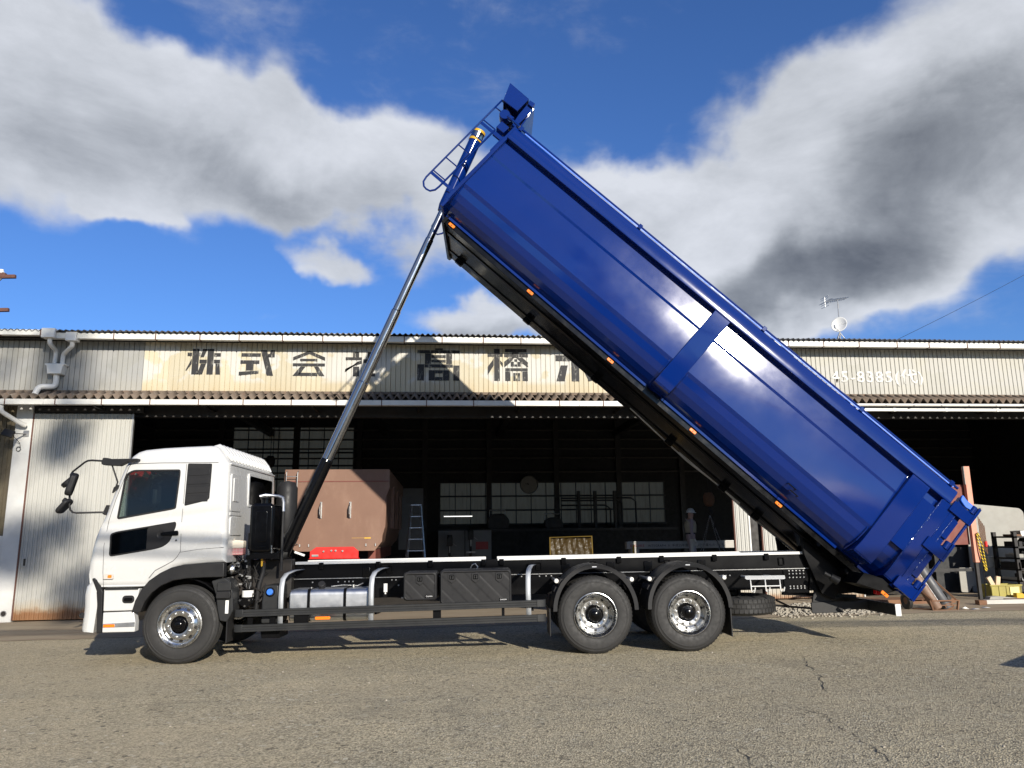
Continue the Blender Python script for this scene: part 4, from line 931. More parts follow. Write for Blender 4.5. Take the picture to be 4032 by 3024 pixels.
# ---- chassis
def chassis():
    m = MB()
    for y in (.82, 1.60): m.box(-1.05, 9.75, y, y+.07, .765, 1.055)
    fr = m.build('chassis_frame', FRAME, T, .006)
    m = MB()
    for y in (.80, 1.60): m.box(1.32, 9.28, y, y+.09, 1.068, 1.27)
    m.split('subframe', FRAME, fr, bevel=.006)
    m = MB()
    for y in (.785, 1.60): m.box(1.2, 9.20, y, y+.105, 1.0565, 1.0665)
    m.split('frame_flange', STEEL, fr)
    m = MB()
    for x in (-.9, .7, 2.2, 3.6, 4.9, 6.4, 7.9, 9.6): m.box(x-.05, x+.05, .89, 1.60, .80, 1.02)
    m.split('cross_member', FRAME, fr)
    for a, b in ((1.36, 4.21), (4.39, 9.28)):
        m = MB(); m.box(a, b, .775, .905, 1.272, 1.312); m.build('rail_strip', RAIL, fr, .004)
        m = MB(); m.box(a, b, 1.585, 1.705, 1.272, 1.312); m.build('rail_strip', RAIL, fr, .004)
    m = MB(); m.box(-.035,.035,-.03,.02,-.07,.025); c = m.build('rail_clip', BLACK, fr, .006); c.location = (1.75,.785,1.27)
    for x in (2.6, 3.38, 4.18, 4.45, 5.39, 6.23, 6.88, 7.69, 8.49): inst(c, fr, (x, .785, 1.27))
    m = MB(); m.lathe([(0,0),(0,0)], (0,0,0))
    m = MB()
    for q in range(4): pass
    m = MB(); o = rrect(-.045,.045,-.06,.06,.012); i2 = rrect(-.032,.032,-.047,.047,.008); k = len(o)
    m.add([(p[0],0,p[1]) for p in o+i2]+[(p[0],.02,p[1]) for p in o+i2], [(i,(i+1)%k,k+(i+1)%k,k+i) for i in range(k)]+[(i,2*k+i,2*k+(i+1)%k,(i+1)%k) for i in range(k)]+[(k+i,k+(i+1)%k,3*k+(i+1)%k,3*k+i) for i in range(k)])
    c = m.build('body_bracket', BLACK, fr); c.location = (2.77,.775,1.175)
    for x in (5.01, 5.84, 6.97, 8.72): inst(c, fr, (x, .775, 1.175))
    m = MB(); m.box(-.06,.06,.0,.03,-.09,.07); c = m.build('mount_plate', BLACK, fr, .008); c.location = (2.42,.775,1.15)
    for x in (5.42, 6.10, 6.67, 7.49): inst(c, fr, (x, .775, 1.15))
    m = MB()
    rnd = random.Random(2)
    for x0, zz in ((1.62,1.01),(1.74,1.01),(2.0,1.01),(2.10,1.01),(2.16,1.01),(2.22,1.01),(2.80,1.02),(2.86,1.02),(2.9,.94),(4.75,1.03),(5.02,1.03),(5.12,1.03),(5.2,1.03),(6.5,.9),(7.8,.98),(7.86,.98),(7.92,.98)):
        m.cyl((x0,.805,zz),(x0,.82,zz),.011,n=6)
    for i in range(5):
        for zz in (1.03,.985,.93,.80,.77): m.cyl((8.83+i*.055,.795,zz),(8.83+i*.055,.80,zz),.011,n=6)
    m.build('frame_bolts', STEEL, fr)
    m = MB(); m.box(8.74,9.12,.80,.82,.70,1.05); m.build('gusset_plate', FRAME, fr, .005)
    m = MB(); m.prism([(9.2,1.30),(9.45,1.34),(9.9,.95),(9.95,.70),(9.4,.66),(9.1,.75)], .76, .81).prism([(9.2,1.30),(9.45,1.34),(9.9,.95),(9.95,.70),(9.4,.66),(9.1,.75)], 1.62, 1.67).cyl((9.62,.5,1.02),(9.62,2.0,1.02),.06,n=16); m.build('rear_hinge', FRAME, fr, .006)
    m = MB(); m.box(9.80,9.92,.25,TW-.25,.68,.90); m.build('rear_cross_beam', FRAME, fr, .01)
    m = MB(); m.prism(rrect(9.83,9.905,.70,.905,.02), .16, .26); m.build('tail_lamp', REDLENS, fr, .006); m = MB(); m.prism(rrect(9.83,9.905,.70,.905,.02), TW-.26, TW-.16); m.build('tail_lamp', REDLENS, fr, .006)
    # rear underrun bar
    m = MB(); m.box(10.0,10.07,.0,TW,.42,.575); ub = m.build('underrun_bar', GREYPL, T, .008)
    m = MB(); m.box(9.995,10.075,-.012,.0,.415,.58); m.build('end_cap', DULLWHITE, ub, .004)
    m = MB(); m.prism(rrect(9.12,9.60,.40,.56,.02), .78, .81).bar((9.5,.82,.5),(10.02,.82,.5),.06,.12).bar((9.5,1.66,.5),(10.02,1.66,.5),.06,.12).prism([(9.15,.56),(9.45,.56),(9.35,.78),(9.2,.78)], .80, .83); m.split('underrun_bracket', GREYPL, ub, bevel=.005)
    m = MB(); m.bar((8.7,.8,.70),(10.0,1.2,.60),.05,.05).bar((8.6,.85,.52),(9.2,.85,.46),.03,.03).tube([(8.6,.82,.6),(8.8,.8,.5),(9.1,.8,.47)],.015,6); m.split('underrun_stay', FRAME, ub)
    # spare wheel
    c = (8.10, 1.02, .40); m = MB()
    P = [(.285,.045),(.300,.02),(.34,.004),(.40,.0),(.45,.006),(.48,.016),(.505,.036),(.52,.055),(.521,.10),(.512,.104),(.512,.112),(.522,.116),(.522,.168),(.512,.172),(.512,.18),(.521,.184),(.52,.225),(.505,.244),(.48,.262),(.40,.282),(.34,.276),(.30,.262),(.285,.245)]
    m.lathe(P, c, 'z', 64)
    for i in range(48):
        a = 2*pi*i/48
        for y0, y1, o in ((.045,.10,0),(.118,.166,.5),(.186,.24,0)):
            aa = a+o*2*pi/48; vs = []
            for rr in (.505,.529):
                for q in (-.052,.052):
                    for yy in (y0, y1): vs.append((c[0]+rr*cos(aa+q), c[1]+rr*sin(aa+q), c[2]+yy))
            m.add(vs, [(4,5,7,6),(0,4,6,2),(1,3,7,5),(0,1,5,4),(2,6,7,3)])
    sp = m.build('spare_wheel', RUBBER, T, ang=28); m = MB(); m.lathe([(.29,.05),(.25,.10),(.1,.12),(.1,.2),(.25,.22),(.29,.24)], c, 'z', 32); m.build('rim', RIM, sp)
    m = MB(); m.cyl((8.1,1.02,.66),(8.1,1.02,.80),.03).box(7.9,8.4,.9,1.15,.75,.80); m.build('spare_carrier', FRAME, sp)
    # white holder with hooks above the spare
    m = MB(); m.prism(rpoly([(7.985,.998),(8.57,.992),(8.575,.945),(8.555,.938),(8.01,.942),(7.985,.955)], .01), .295, .31)
    for x in (8.06, 8.275, 8.49): m.tube([(x,.30,.94),(x+.005,.30,.78),(x+.02,.295,.765),(x+.04,.27,.775),(x+.05,.26,.83)], .009, 6)
    m.tube([(8.06,.30,.845),(8.49,.30,.845)], .008, 6).bar((8.1,.31,.97),(8.1,.82,.97),.03,.02).bar((8.45,.31,.97),(8.45,.82,.97),.03,.02); m.build('chock_holder', RAIL, T)
    # rear wheel mudguards
    for x in (WB1+.01, WB2+.02):
        def el(a, b, t): return (x+a*cos(t), .585+b*sin(t))
        ts = [pi*i/24 for i in range(25)]
        m = MB(); O_ = [el(.60,.635,t) for t in ts]; I_ = [el(.545,.575,t) for t in ts]; sk = [el(.592,.627,t) for t in ts]
        V = lambda L, y: [(p[0], y, p[1]) for p in L]
        m.grid([V(I_, .02), V(I_, -.005), V(O_, -.008), V(O_, .0), V(O_, .62), V(sk, .62), V(sk, .02), V(I_, .02)]); g = m.build('mudguard', PLAST, T, ang=30)
        m = MB()
        for t0 in (.55, .72, 2.4, 2.6):
            p = [el(.60,.635,t0), el(.60,.635,t0+.16), el(.635,.67,t0+.13), el(.635,.67,t0+.03)]; m.prism(p, .10, .55)
        m.split('mudguard_rib', PLAST, g, bevel=.004)
        m = MB(); m.prism(rrect(x-.035,x+.03,1.175,1.19,.003), -.008, -.004); m.build('maker_plate', INKW, g)
        m = MB()
        for t0 in (.62, 2.52):
            p = el(.66,.70,t0); m.cyl((p[0],.12,p[1]),(p[0],.84,p[1]),.022,n=10); 
        m.split('mudguard_stay', STEEL, g)
        m = MB()
        for t0 in (.62, 2.52):
            p = el(.66,.70,t0); m.lathe([(0,.0),(.028,.005),(.034,.02),(.034,.06)], (p[0],.08,p[1]), 'y', 12)
        m.split('stay_cap', PIPEW, g)
    m = MB(); m.box(7.655,7.67,.04,.60,.19,.60); m.build('mudflap', PLAST, T); m = MB(); m.box(5.10,5.115,.06,.60,.25,.62); m.build('mudflap', PLAST, T)
    # leaf springs between the rear axles
    m = MB()
    for k in range(6): m.prism([(5.95+k*.06,.86-k*.028),(6.40,.90-k*.028),(6.85-k*.06,.86-k*.028),(6.85-k*.06,.84-k*.028),(6.40,.88-k*.028),(5.95+k*.06,.84-k*.028)], .66, .75)
    m.prism([(6.3,1.0),(6.5,1.0),(6.46,.62),(6.34,.62)], .70, .80).tube([(6.34,.62,1.0),(6.44,.62,.6)], .012, 6); m.split('leaf_spring', FRAME, T)
    # fuel tank
    m = MB(); m.prism(rrect(.14,.74,.515,.945,.075,6), 1.445, 2.555, 'x'); ft = m.build('fuel_tank', ALU, T, .02, 3)
    for x in (1.72, 2.225):
        m = MB(); o = rrect(.132,.748,.507,.953,.08,6); i2 = rrect(.139,.741,.514,.946,.076,6); k = len(o)
        m.add([(x-.02,p[0],p[1]) for p in o]+[(x+.02,p[0],p[1]) for p in o], [(i,(i+1)%k,k+(i+1)%k,k+i) for i in range(k)]); m.build('tank_strap', FRAME, ft)
    m = MB(); m.cyl((1.865,.36,.94),(1.865,.30,.985),.042,n=16); m.build('filler_neck', CHROME, ft); m = MB(); m.cyl((1.865,.32,.975),(1.865,.27,1.02),.058,.05,n=10); m.build('filler_cap', PLAST, ft, .006)
    m = MB(); m.tube([(1.98,.4,.97),(2.15,.42,.985),(2.35,.45,.97),(2.42,.5,1.0)], .007, 6).cyl((1.72,.3,.95),(1.72,.3,.97),.012).cyl((2.3,.4,.95),(2.3,.4,.99),.02); m.split('fuel_line', STEEL, ft)
    # urea tank with blue cap
    m = MB(); m.prism(rpoly([(1.07,.50),(1.07,.80),(1.10,1.02),(1.30,1.02),(1.32,.50)], .03), .12, .6); ad = m.build('urea_tank', GREYPL, T, .02, 3)
    m = MB(); m.lathe([(.052,0),(.062,-.01),(.066,.0),(.066,.02)], (1.185,.118,.925), 'y', 20); m.build('filler_ring', BLACK, ad); m = MB(); m.cyl((1.185,.12,.925),(1.185,.085,.93),.048,.044,n=9); m.build('filler_cap', CAPBLUE, ad, .006)
    m = MB(); m.prism([(1.05,.50),(1.33,.50),(1.33,.30),(1.08,.30)], .15, .6); m.build('tank_base', FRAME, ad)
    # oil tank behind the cab: tall black pressed tank
    oz = lambda z: z
    m = MB(); m.prism(rrect(.845,1.165,1.475,2.155,.06,6), .18, .72); ot = m.build('oil_tank', BLACK, T, .03, 4)
    m = MB(); m.prism(rrect(.92,1.09,1.62,2.06,.03), .168, .185); m.build('pressed_panel', BLACK, ot, .008, 3)
    m = MB(); m.prism(rrect(.835,1.175,1.465,2.165,.065,6), .205, .222); m.build('tank_seam', BLACK, ot, .004)
    vs, fs = text_geo('HYVA', .05); m = MB(); m.add([(.95+v[0], .176, 1.535+v[1]) for v in vs], fs); m.build('embossed_lettering', BLACK, ot, sol=.004, fix=False)
    m = MB()
    for x, z in ((.84,1.50),(1.17,1.50),(1.165,1.55),(.85,1.48)): m.cyl((x,.17,z-.04),(x,.17,z+.02),.010,n=8)
    m.box(.80,.86,.165,.175,1.435,1.46); m.split('tank_bolt', CHROME, ot)
    m = MB(); m.cyl((.98,.42,2.15),(.98,.42,2.24),.055,n=18).lathe([(.06,0),(.07,.01),(.07,.03),(.0,.05)], (.98,.42,2.23), 'z', 18); m.build('filler_neck', BLACK, ot)
    m = MB(); m.tube([(.90,.40,2.275),(.98,.42,2.295),(1.08,.44,2.285),(1.17,.44,2.275),(1.235,.42,2.25),(1.255,.40,2.18),(1.26,.38,2.05)], .024, 10); m.build('breather_pipe', ALU, ot)
    m = MB(); m.tube([(1.258,.385,2.06),(1.262,.36,1.7),(1.268,.34,1.2)], .020, 10); m.build('breather_hose', PLAST, ot)
    m = MB(); m.box(.80,1.25,.2,.75,1.38,1.46).box(.83,.87,.7,.78,.9,1.4).box(1.15,1.2,.7,.78,.9,1.4); m.split('tank_stand', FRAME, ot)
    m = MB(); m.cyl((1.02,.34,1.40),(1.02,.34,1.30),.02,n=10).cyl((1.0,.30,1.345),(1.04,.30,1.345),.014); m.build('valve', RUSTB, ot); m = MB(); m.prism([(.99,1.39),(1.02,1.39),(1.015,1.28),(.995,1.27)], .285, .295); m.build('valve_lever', YELLOW, ot)
    m = MB(); m.tube([(1.02,.34,1.32),(1.015,.34,1.2),(.97,.33,1.02),(.95,.33,.84),(.935,.34,.62)], .032, 10); m.build('suction_hose', PLAST, T)
    # coolant bottle, air reservoir, filter, wiring
    m = MB(); m.prism(rpoly([(.435,1.60),(.52,1.62),(.60,1.655),(.725,1.64),(.725,1.535),(.435,1.535)], .02), .30, .44).cyl((.55,.36,1.64),(.55,.36,1.68),.025); cb = m.build('coolant_bottle', COOLANT, T, .012); m = MB(); m.prism(rpoly([(.435,1.534),(.725,1.534),(.72,1.44),(.45,1.44)], .02), .302, .438); m.build('coolant', PINK, cb, .01)
    m = MB()
    for k in range(6): m.box(.45+k*.045,.453+k*.045,.297,.30,1.45,1.62)
    for k in range(4): m.box(.44,.72,.297,.30,1.46+k*.04,1.463+k*.04)
    m.build('bottle_ribs', COOLANT, cb)
    m = MB(); m.lathe([(0,-.03),(.01,-.03),(.06,.0),(.068,.02),(.068,.25)], (.555,.30,1.24), 'y', 24); m.build('air_reservoir', RIM, T)
    m = MB(); m.cyl((.815,.32,.83),(.815,.32,.97),.078,n=20); fl = m.build('filter_canister', BLACK, T); m = MB(); m.cyl((.815,.32,.855),(.815,.32,.945),.080,n=20); m.build('filter_label', PAPER, fl)
    m = MB(); m.prism([(.70,.84),(.92,.84),(.92,.78),(.815,.70),(.70,.78)], .22, .25); m.build('filter_bracket', BLACK, fl, .006); m = MB()
    for x, z in ((.74,.815),(.87,.815),(.81,.735)): m.cyl((x,.205,z),(x,.22,z),.015,n=8)
    for x, z in ((.80,1.02),(.86,1.03),(.845,.985)): m.cyl((x,.28,z-.03),(x,.28,z+.03),.016,n=8)
    m.build('fittings', CHROME, fl)
    rnd = random.Random(9)
    for k in range(26):
        x = rnd.uniform(.5, 1.3); z = rnd.uniform(.75, 1.38); y = rnd.uniform(.30, .75); q = []
        p = Vector((x, y, z))
        for i in range(6): q.append(tuple(p)); p += Vector((rnd.uniform(-.10,.10), rnd.uniform(-.05,.05), rnd.uniform(-.12,.06)))
        m = MB(); m.tube(q, rnd.choice((.006,.008,.012)), 6); m.build('wiring_hose', PLAST if k % 4 else DARKSTEEL, T)
    m = MB()
    for k in range(18): x, z, y = rnd.uniform(.52,.8), rnd.uniform(.95,1.40), rnd.uniform(.30,.5); m.box(x,x+rnd.uniform(.015,.05),y,y+.03,z,z+rnd.uniform(.015,.04))
    m.build('connectors', STEEL, T)
    m = MB(); m.prism([(.60,.97),(.66,.985),(.655,1.02),(.61,1.0)], .28, .29); m.build('wiring_tag', PAPER, T); m = MB(); m.box(.595,.63,.27,.30,1.055,1.07); m.build('wire_clip', RED, T)
    m = MB(); m.box(.45,1.35,.62,.80,.80,1.36).box(.74,.80,.45,.6,.9,1.75); m.build('engine_side_cover', DARKSTEEL, T, .01)
    m = MB(); m.box(-.6,.75,.6,1.9,.55,1.3); m.build('engine_block', DARKSTEEL, T, .03)
    m = MB(); m.tube([(.70,1.95,1.4),(.68,2.0,2.1)], .02, 8).lathe([(.0,0),(.15,.0),(.17,.05),(.17,.75),(.12,.85),(0,.88)], (.85,2.15,1.75), 'z', 24); m.build('air_intake', PLAST, T)
    # aluminium strap brackets carrying the side guards
    for x in (1.365, 2.615, 4.815):
        m = MB(); P = [(x+.12,.72,1.205),(x+.06,.45,1.20),(x+.02,.20,1.165),(x,.09,1.10),(x-.005,.055,1.0),(x-.008,.045,.86),(x-.005,.04,.5)]
        rows = [[(p[0]-.034,p[1],p[2]),(p[0]+.034,p[1],p[2])] for p in P]; m.grid(rows); m.build('guard_bracket', CASTALU, T, sol=.012, ang=25)
        m = MB(); m.bar((x+.05,.70,1.215),(x+.14,.70,1.215),.06,.05).bar((x+.05,.5,.6),(x+.05,.08,.62),.03,.05); m.split('bracket_foot', FRAME, T)
    # side guard rails
    for z0, z1 in ((.655,.700),(.456,.502)):
        m = MB(); sec = [(0,-.047),(-.012,-.044),(-.012,-.018),(-.004,-.012),(-.004,.012),(-.012,.018),(-.012,.044),(0,.047),(.035,.047),(.035,-.047)]
        rows = []
        for t in [i/8 for i in range(9)]:
            x = .86+(4.92-.86)*t; z = z0+(z1-z0)*t; rows.append([(x, y, z+q) for y, q in sec+[sec[0]]])
        m.grid(rows); g = m.build('side_guard', GREYPL, T, ang=25)
        for xe, zz, s in ((.86,z0,-1),(4.92,z1,1)):
            m = MB(); m.prism([(xe,-.014),(xe+s*.09,-.008),(xe+s*.125,.02),(xe+s*.135,.08),(xe+s*.10,.08),(xe+s*.09,.035),(xe,.036)], zz-.05, zz+.05, 'z'); m.build('guard_end', GREYPL, g, .006)
    m = MB()
    for x in (.95,1.26): m.box(x-.04,x+.03,.05,.08,.40,.66)
    for x in (3.52,): m.box(x-.05,x+.06,.05,.10,.46,.72)
    m.box(4.43,4.47,.05,.10,.46,.72); m.split('guard_post', FRAME, T)
    m = MB(); m.prism(rrect(1.845,2.055,.548,.590,.015), -.005, .02); m.build('marker_lamp', ORANGE, T, .005)
    m = MB(); m.box(1.55,1.75,.02,.06,.5,.62); m.build('lamp_plate', FRAME, T)
    # tool boxes with quilted lids
    def tbox(x0, x1, z0, z1, latches, lx):
        m = MB(); m.prism(rrect(x0,x1,z0,z1,.05,6), .09, .62); b = m.build('tool_box', PLAST, T, .015, 3)
        m = MB(); o = rrect(x0+.012,x1-.012,z0+.012,z1-.012,.045,6); i2 = rrect(x0+.032,x1-.032,z0+.032,z1-.035,.035,6); k = len(o)
        m.add([(p[0],.082,p[1]) for p in o]+[(p[0],.086,p[1]) for p in i2], [(i,(i+1)%k,k+(i+1)%k,k+i) for i in range(k)]); m.build('lid_rim', PLAST, b, sol=.012)
        # lid face: shallow diamond quilting
        m = MB(); nx = max(3, int((x1-x0-.06)/.012)); nz = int((z1-z0-.06)/.012); rows = []
        for j in range(nz+1):
            r = []
            for i in range(nx+1):
                x = x0+.03+(x1-x0-.06)*i/nx; z = z0+.03+(z1-z0-.07)*j/nz
                a = ((x+z)/.18) % 1; c = ((x-z)/.36) % 1
                d = .004*max(0, 1-min(a, 1-a)*24)+.004*max(0, 1-min(c, 1-c)*30); r.append((x, .078+d+.002*(((x+z)/.18)//1 % 2), z))
            rows.append(r)
        m.grid(rows); m.build('lid_panel', PLAST, b, ang=60)
        for lx_ in latches:
            zt = z1-.045; sh = rpoly([(lx_-.055,zt),(lx_+.055,zt),(lx_+.055,zt-.10),(lx_,zt-.14),(lx_-.055,zt-.10)], .01)
            m = MB(); m.prism(sh, .066, .08); l = m.build('latch', PLAST, b, .004)
            m = MB(); m.prism(rrect(lx_-.034,lx_+.034,zt-.085,zt-.018,.008), .058, .066); m.build('latch_frame', BLACK, b, .004)
            m = MB(); m.prism(rrect(lx_-.024,lx_+.024,zt-.075,zt-.028,.006), .0565, .0585); m.build('latch_recess', GREYPL, b)
            m = MB(); m.cyl((lx_,.057,zt-.043),(lx_,.048,zt-.043),.012,n=12).prism([(lx_-.005,zt-.05),(lx_+.008,zt-.05),(lx_+.004,zt-.078),(lx_-.008,zt-.078)], .050, .056); m.build('latch_key', BLACK, b)
        vs, fs = text_geo('DAKEN', .026, 1.05); w = max(v[0] for v in vs)
        m = MB(); m.prism(rrect(lx-.055,lx+.055,z0+.043,z0+.075,.004), .068, .076); m.build('maker_badge', BLACK, b)
        m = MB(); m.add([(lx-w/2+v[0], .066, z0+.050+v[1]) for v in vs], fs); m.build('badge_lettering', INKW, b, fix=False)
    tbox(3.05, 3.52, .765, 1.158, [3.285], 3.415); tbox(3.565, 4.575, .70, 1.175, [3.735, 4.07, 4.405], 4.455)
    m = MB(); m.tube([(3.99,.35,1.18),(4.02,.33,1.235),(4.06,.33,1.25),(4.10,.33,1.20),(4.08,.33,1.17)], .008, 6); m.build('lifting_ring', ALU, T)
    m = MB(); m.cyl((2.73,.62,.86),(2.73,.62,.98),.03,n=12).cyl((2.73,.62,.83),(2.73,.62,.86),.012); m.build('grease_cup', RAIL, T)
    vs, fs = text_geo('TIRRIOP', .05, 1.1)
    # lift cylinder: nested stages
    p0 = Vector((1.03, YC, 1.36)); p1 = Vector((4.205, YC, 8.62)); L = (p1-p0).length; d = (p1-p0)/L
    at = lambda z: p0+d*((z-p0.z)/d.z)
    m = MB(); m.cyl(at(1.40), at(2.86), .098, n=28).cyl(at(2.86), at(2.89), .098, .09, n=28).cyl(at(1.62), at(1.72), .106, n=28); cy = m.build('lift_cylinder', BLACK, T)
    for a, b, r in ((2.80,4.13,.090),(4.05,5.34,.081),(5.25,6.60,.072),(6.5,7.35,.063)):
        m = MB(); m.cyl(at(a), at(b), r, n=28).cyl(at(b), at(b)+d*.015, r, r-.008, n=28); m.build('cylinder_stage', CHROME, cy, ang=50)
    m = MB(); m.cyl(at(7.10), at(7.2), .085, .108, n=28).cyl(at(7.2), at(8.42), .108, n=28); m.build('cylinder_sleeve', BLUE, cy)
    m = MB(); m.cyl(at(8.42), at(8.58), .114, n=28).cyl(at(8.58), at(8.6), .114, .10, n=28); m.build('sleeve_cap', CHROME, cy)
    m = MB(); m.cyl(at(8.40), at(8.44), .117, n=28).cyl(at(8.55), at(8.59), .117, n=28); m.split('cap_band', YELLOW, cy)
    m = MB(); m.box(.98,1.14,YC-.2,YC+.2,1.24,1.38).cyl((1.06,YC-.22,1.42),(1.06,YC+.22,1.42),.05); m.build('cylinder_cradle', FRAME, cy)
    m = MB(); m.obox((1.38,.95,1.43), (.16,.03,.03), (0,.35,0)); m.build('sensor_rod', RAIL, T)
chassis()

# ---- dump bed, in its own frame (u along the floor to the rear, y across, v up from the floor edge)
def bed():
    D = MB()
    H = 1.835; U1 = 8.45
    sec = [(.103,1.62),(.0955,1.53),(.088,1.43),(.0805,1.33),(.075,1.255),(.086,1.215),(.078,1.10),(.070,.95),(.064,.78),(.060,.60),(.090,.54),(.113,.430),(.162,.330),(.234,.244),(.323,.177),(.425,.131),(.50,.118)]
    inn = [(.50,.15),(.43,.165),(.34,.21),(.26,.275),(.20,.35),(.165,.44),(.15,.54),(.14,.62),(.15,1.2),(.17,1.62)]
    D.prism(sec+inn, -.07, U1, 'x').prism([(TW-y, z) for y, z in sec+inn], -.07, U1, 'x')
    D.box(-.05, U1, .50, TW-.50, .118, .15)
    o = D.build('dump_bed', BLUE, T, ang=12)
    o.location = (3.601, 0, 6.572); o.rotation_euler = (0, radians(42.6), 0)
    def part(m, nm, mat=BLUE, bev=0, **k): return m.build(nm, mat, o, bev, **k)
    # top rails
    for f in (lambda y: y, lambda y: TW-y):
        m = MB(); m.prism([(f(.0),1.605),(f(.0),1.79),(f(.03),1.835),(f(.15),1.835),(f(.15),1.605)], -.07, 8.55, 'x'); r = part(m, 'top_rail', bev=.008)
    m = MB(); m.cyl((.0,.03,1.875),(8.52,.03,1.875),.020,n=10); part(m, 'cover_tube')
    m = MB(); m.box(.1,8.45,.012,.020,1.836,1.856); part(m, 'cover_strip', PALEBLUE)
    m = MB(); m.box(-.03,.03,.0,.06,1.83,1.91); c = part(m, 'tube_clamp', bev=.006); c.location = (0,0,0)
    for u in (2.45,4.9,6.75,8.40): inst(c, o, (u,0,0))
    # headboard with posts
    m = MB(); m.box(-.10,-.05,.06,TW-.06,.08,1.82); part(m, 'headboard', bev=.006)
    for y in (.02, TW-.10):
        m = MB(); m.prism([(y,.30),(y,1.84),(y+.08,1.84),(y+.08,.10)], -.115, -.055, 'x'); part(m, 'front_post', bev=.008)
    for y in (.5, .9, 1.5, 1.9):
        m = MB(); m.box(-.15,-.10,y,y+.08,.15,1.75); part(m, 'headboard_stiffener', bev=.006)
    # posts: mid, rear
    pp = [(.0,.33),(.0,1.60),(.12,1.60),(.12,.56),(.18,.38),(.36,.18),(.42,.14),(.22,.135),(.05,.17)]
    for u0, u1 in ((4.16,4.45),(7.89,8.20),(8.43,8.62)):
        for f in (lambda y: y, lambda y: TW-y):
            m = MB(); m.prism([(f(y), z) for y, z in pp], u0, u1, 'x'); part(m, 'side_post', bev=.008)
    for u0, u1 in ((4.10,4.16),(4.45,4.51),(7.83,7.89),(8.62,8.64)):
        m = MB(); m.prism([(.05,.52),(.08,.57),(.12,.50),(.17,.36),(.36,.17),(.28,.14),(.10,.30)], u0+.024, u1-.024, 'x'); part(m, 'gusset')
    for z0, z1 in ((1.245,1.255),): pass
    # flush plate closing most of the rear bay
    for f in (lambda y: y, lambda y: TW-y):
        m = MB(); m.prism([(f(.004),.60),(f(.004),1.42),(f(.09),1.42),(f(.09),.60)], 8.201, 8.428, 'x'); part(m, 'rear_bay_plate', bev=.004)
    # weld beads along the posts
    rnd = random.Random(31)
    for u, y, v0, v1 in ((4.157,.098,.6,1.59),(4.453,.098,.6,1.59),(7.887,.098,.6,1.59),(8.203,.098,.6,1.59),(8.425,.004,.2,1.58),(8.705,.004,.15,1.78)):
        n = int((v1-v0)/.018); m = MB(); m.tube([(u+rnd.uniform(-.003,.003), y, v0+(v1-v0)*i/n) for i in range(n+1)], [rnd.uniform(.004,.010) for i in range(n+1)], 6); part(m, 'weld_bead')
    for u0, u1, v in ((4.16,4.45,.155),(7.89,8.20,.155),(8.43,8.62,.155)):
        n = int((u1-u0)/.018); m = MB(); m.tube([(u0+(u1-u0)*i/n, .05, v+rnd.uniform(-.003,.003)) for i in range(n+1)], [rnd.uniform(.004,.010) for i in range(n+1)], 6); part(m, 'weld_bead')
    # raised crease in the rear bay and rear corner post
    m = MB(); m.box(8.62,8.70,.0,.10,.12,1.80); part(m, 'corner_post', bev=.006)
    m = MB(); m.box(8.62,8.70,TW-.10,TW,.12,1.80); part(m, 'corner_post', bev=.006)
    # tailgate: door frame, three hinges, pull rod
    m = MB(); m.box(8.70,8.80,.03,TW-.03,.10,1.78); tg = part(m, 'tailgate', bev=.01)
    for z0, z1 in ((.42,.80),(1.14,1.46)):
        m = MB(); m.box(8.705,8.80,.005,.03,z0,z1); part(m, 'tailgate_edge', bev=.004)
    for z in (.20, .93, 1.60):
        m = MB(); m.prism(rrect(8.57,8.92,z-.085,z+.085,.008), -.035, .0); h = part(m, 'hinge_plate', bev=.004)
        m = MB(); m.cyl((8.845,-.01,z+.085),(8.845,-.01,z+.20),.045,n=18); part(m, 'hinge_barrel')
        m = MB(); m.box(8.895,8.935,-.045,.04,z-.09,z+.22); part(m, 'hinge_tab', bev=.006)
    m = MB(); m.cyl((8.905,.0,.10),(8.905,.0,1.78),.022,n=12); part(m, 'tailgate_rod')
    m = MB(); m.prism(rpoly([(8.60,1.83),(8.70,1.80),(8.86,1.80),(8.90,1.74),(8.74,1.70),(8.62,1.74)], .03), -.03, .02); part(m, 'latch_hood', PALEBLUE, .01)
    m = MB(); m.box(8.72,8.83,.0,.06,1.69,1.76); part(m, 'latch_block', STEEL, .005)
    # lower edge: bright flange along the floor and the black lamp strip below it
    fl = [(.40,.088),(.40,.125),(.412,.134),(.45,.134),(.45,.088)]
    for a, b in ((-.02,4.13),(4.42,7.80),(8.20,8.42)):
        m = MB(); m.prism(fl, a, b, 'x'); part(m, 'floor_flange')
        if b < 8: m = MB(); m.prism([(TW-y, z) for y, z in fl], a, b, 'x'); part(m, 'floor_flange')
    m = MB(); m.box(.0,8.40,.435,.465,.0,.086).box(.0,8.40,TW-.465,TW-.435,.03,.086); m.split('lamp_strip', BLACK, o, bevel=.004)
    for k, u in enumerate((.15,1.81,3.46,5.11,6.77,8.58)):
        yy, vv = (.42,.042) if k < 5 else (.02,-.062)
        m = MB(); m.prism(rrect(u-.058,u+.058,vv-.024,vv+.024,.014), yy-.014, yy+.016); l = part(m, 'marker_lamp', ORANGE, .004)
        m = MB(); m.cyl((u,yy-.018,vv),(u,yy-.012,vv),.010,n=10); part(m, 'lamp_screw', PLAST)
    # underside: floor sheet, girders, cross bearers, brackets
    m = MB(); m.box(.0,8.2,.466,TW-.466,.020,.112); part(m, 'floor_underside', BLACK)
    for y in (.78, 1.60):
        m = MB(); m.box(.03,8.35,y,y+.12,.004,.019); part(m, 'girder', FRAME, .004)
    m = MB(); m.box(-.02,.04,.40,TW-.40,-.02,.14); part(m, 'front_bearer', FRAME, .006)
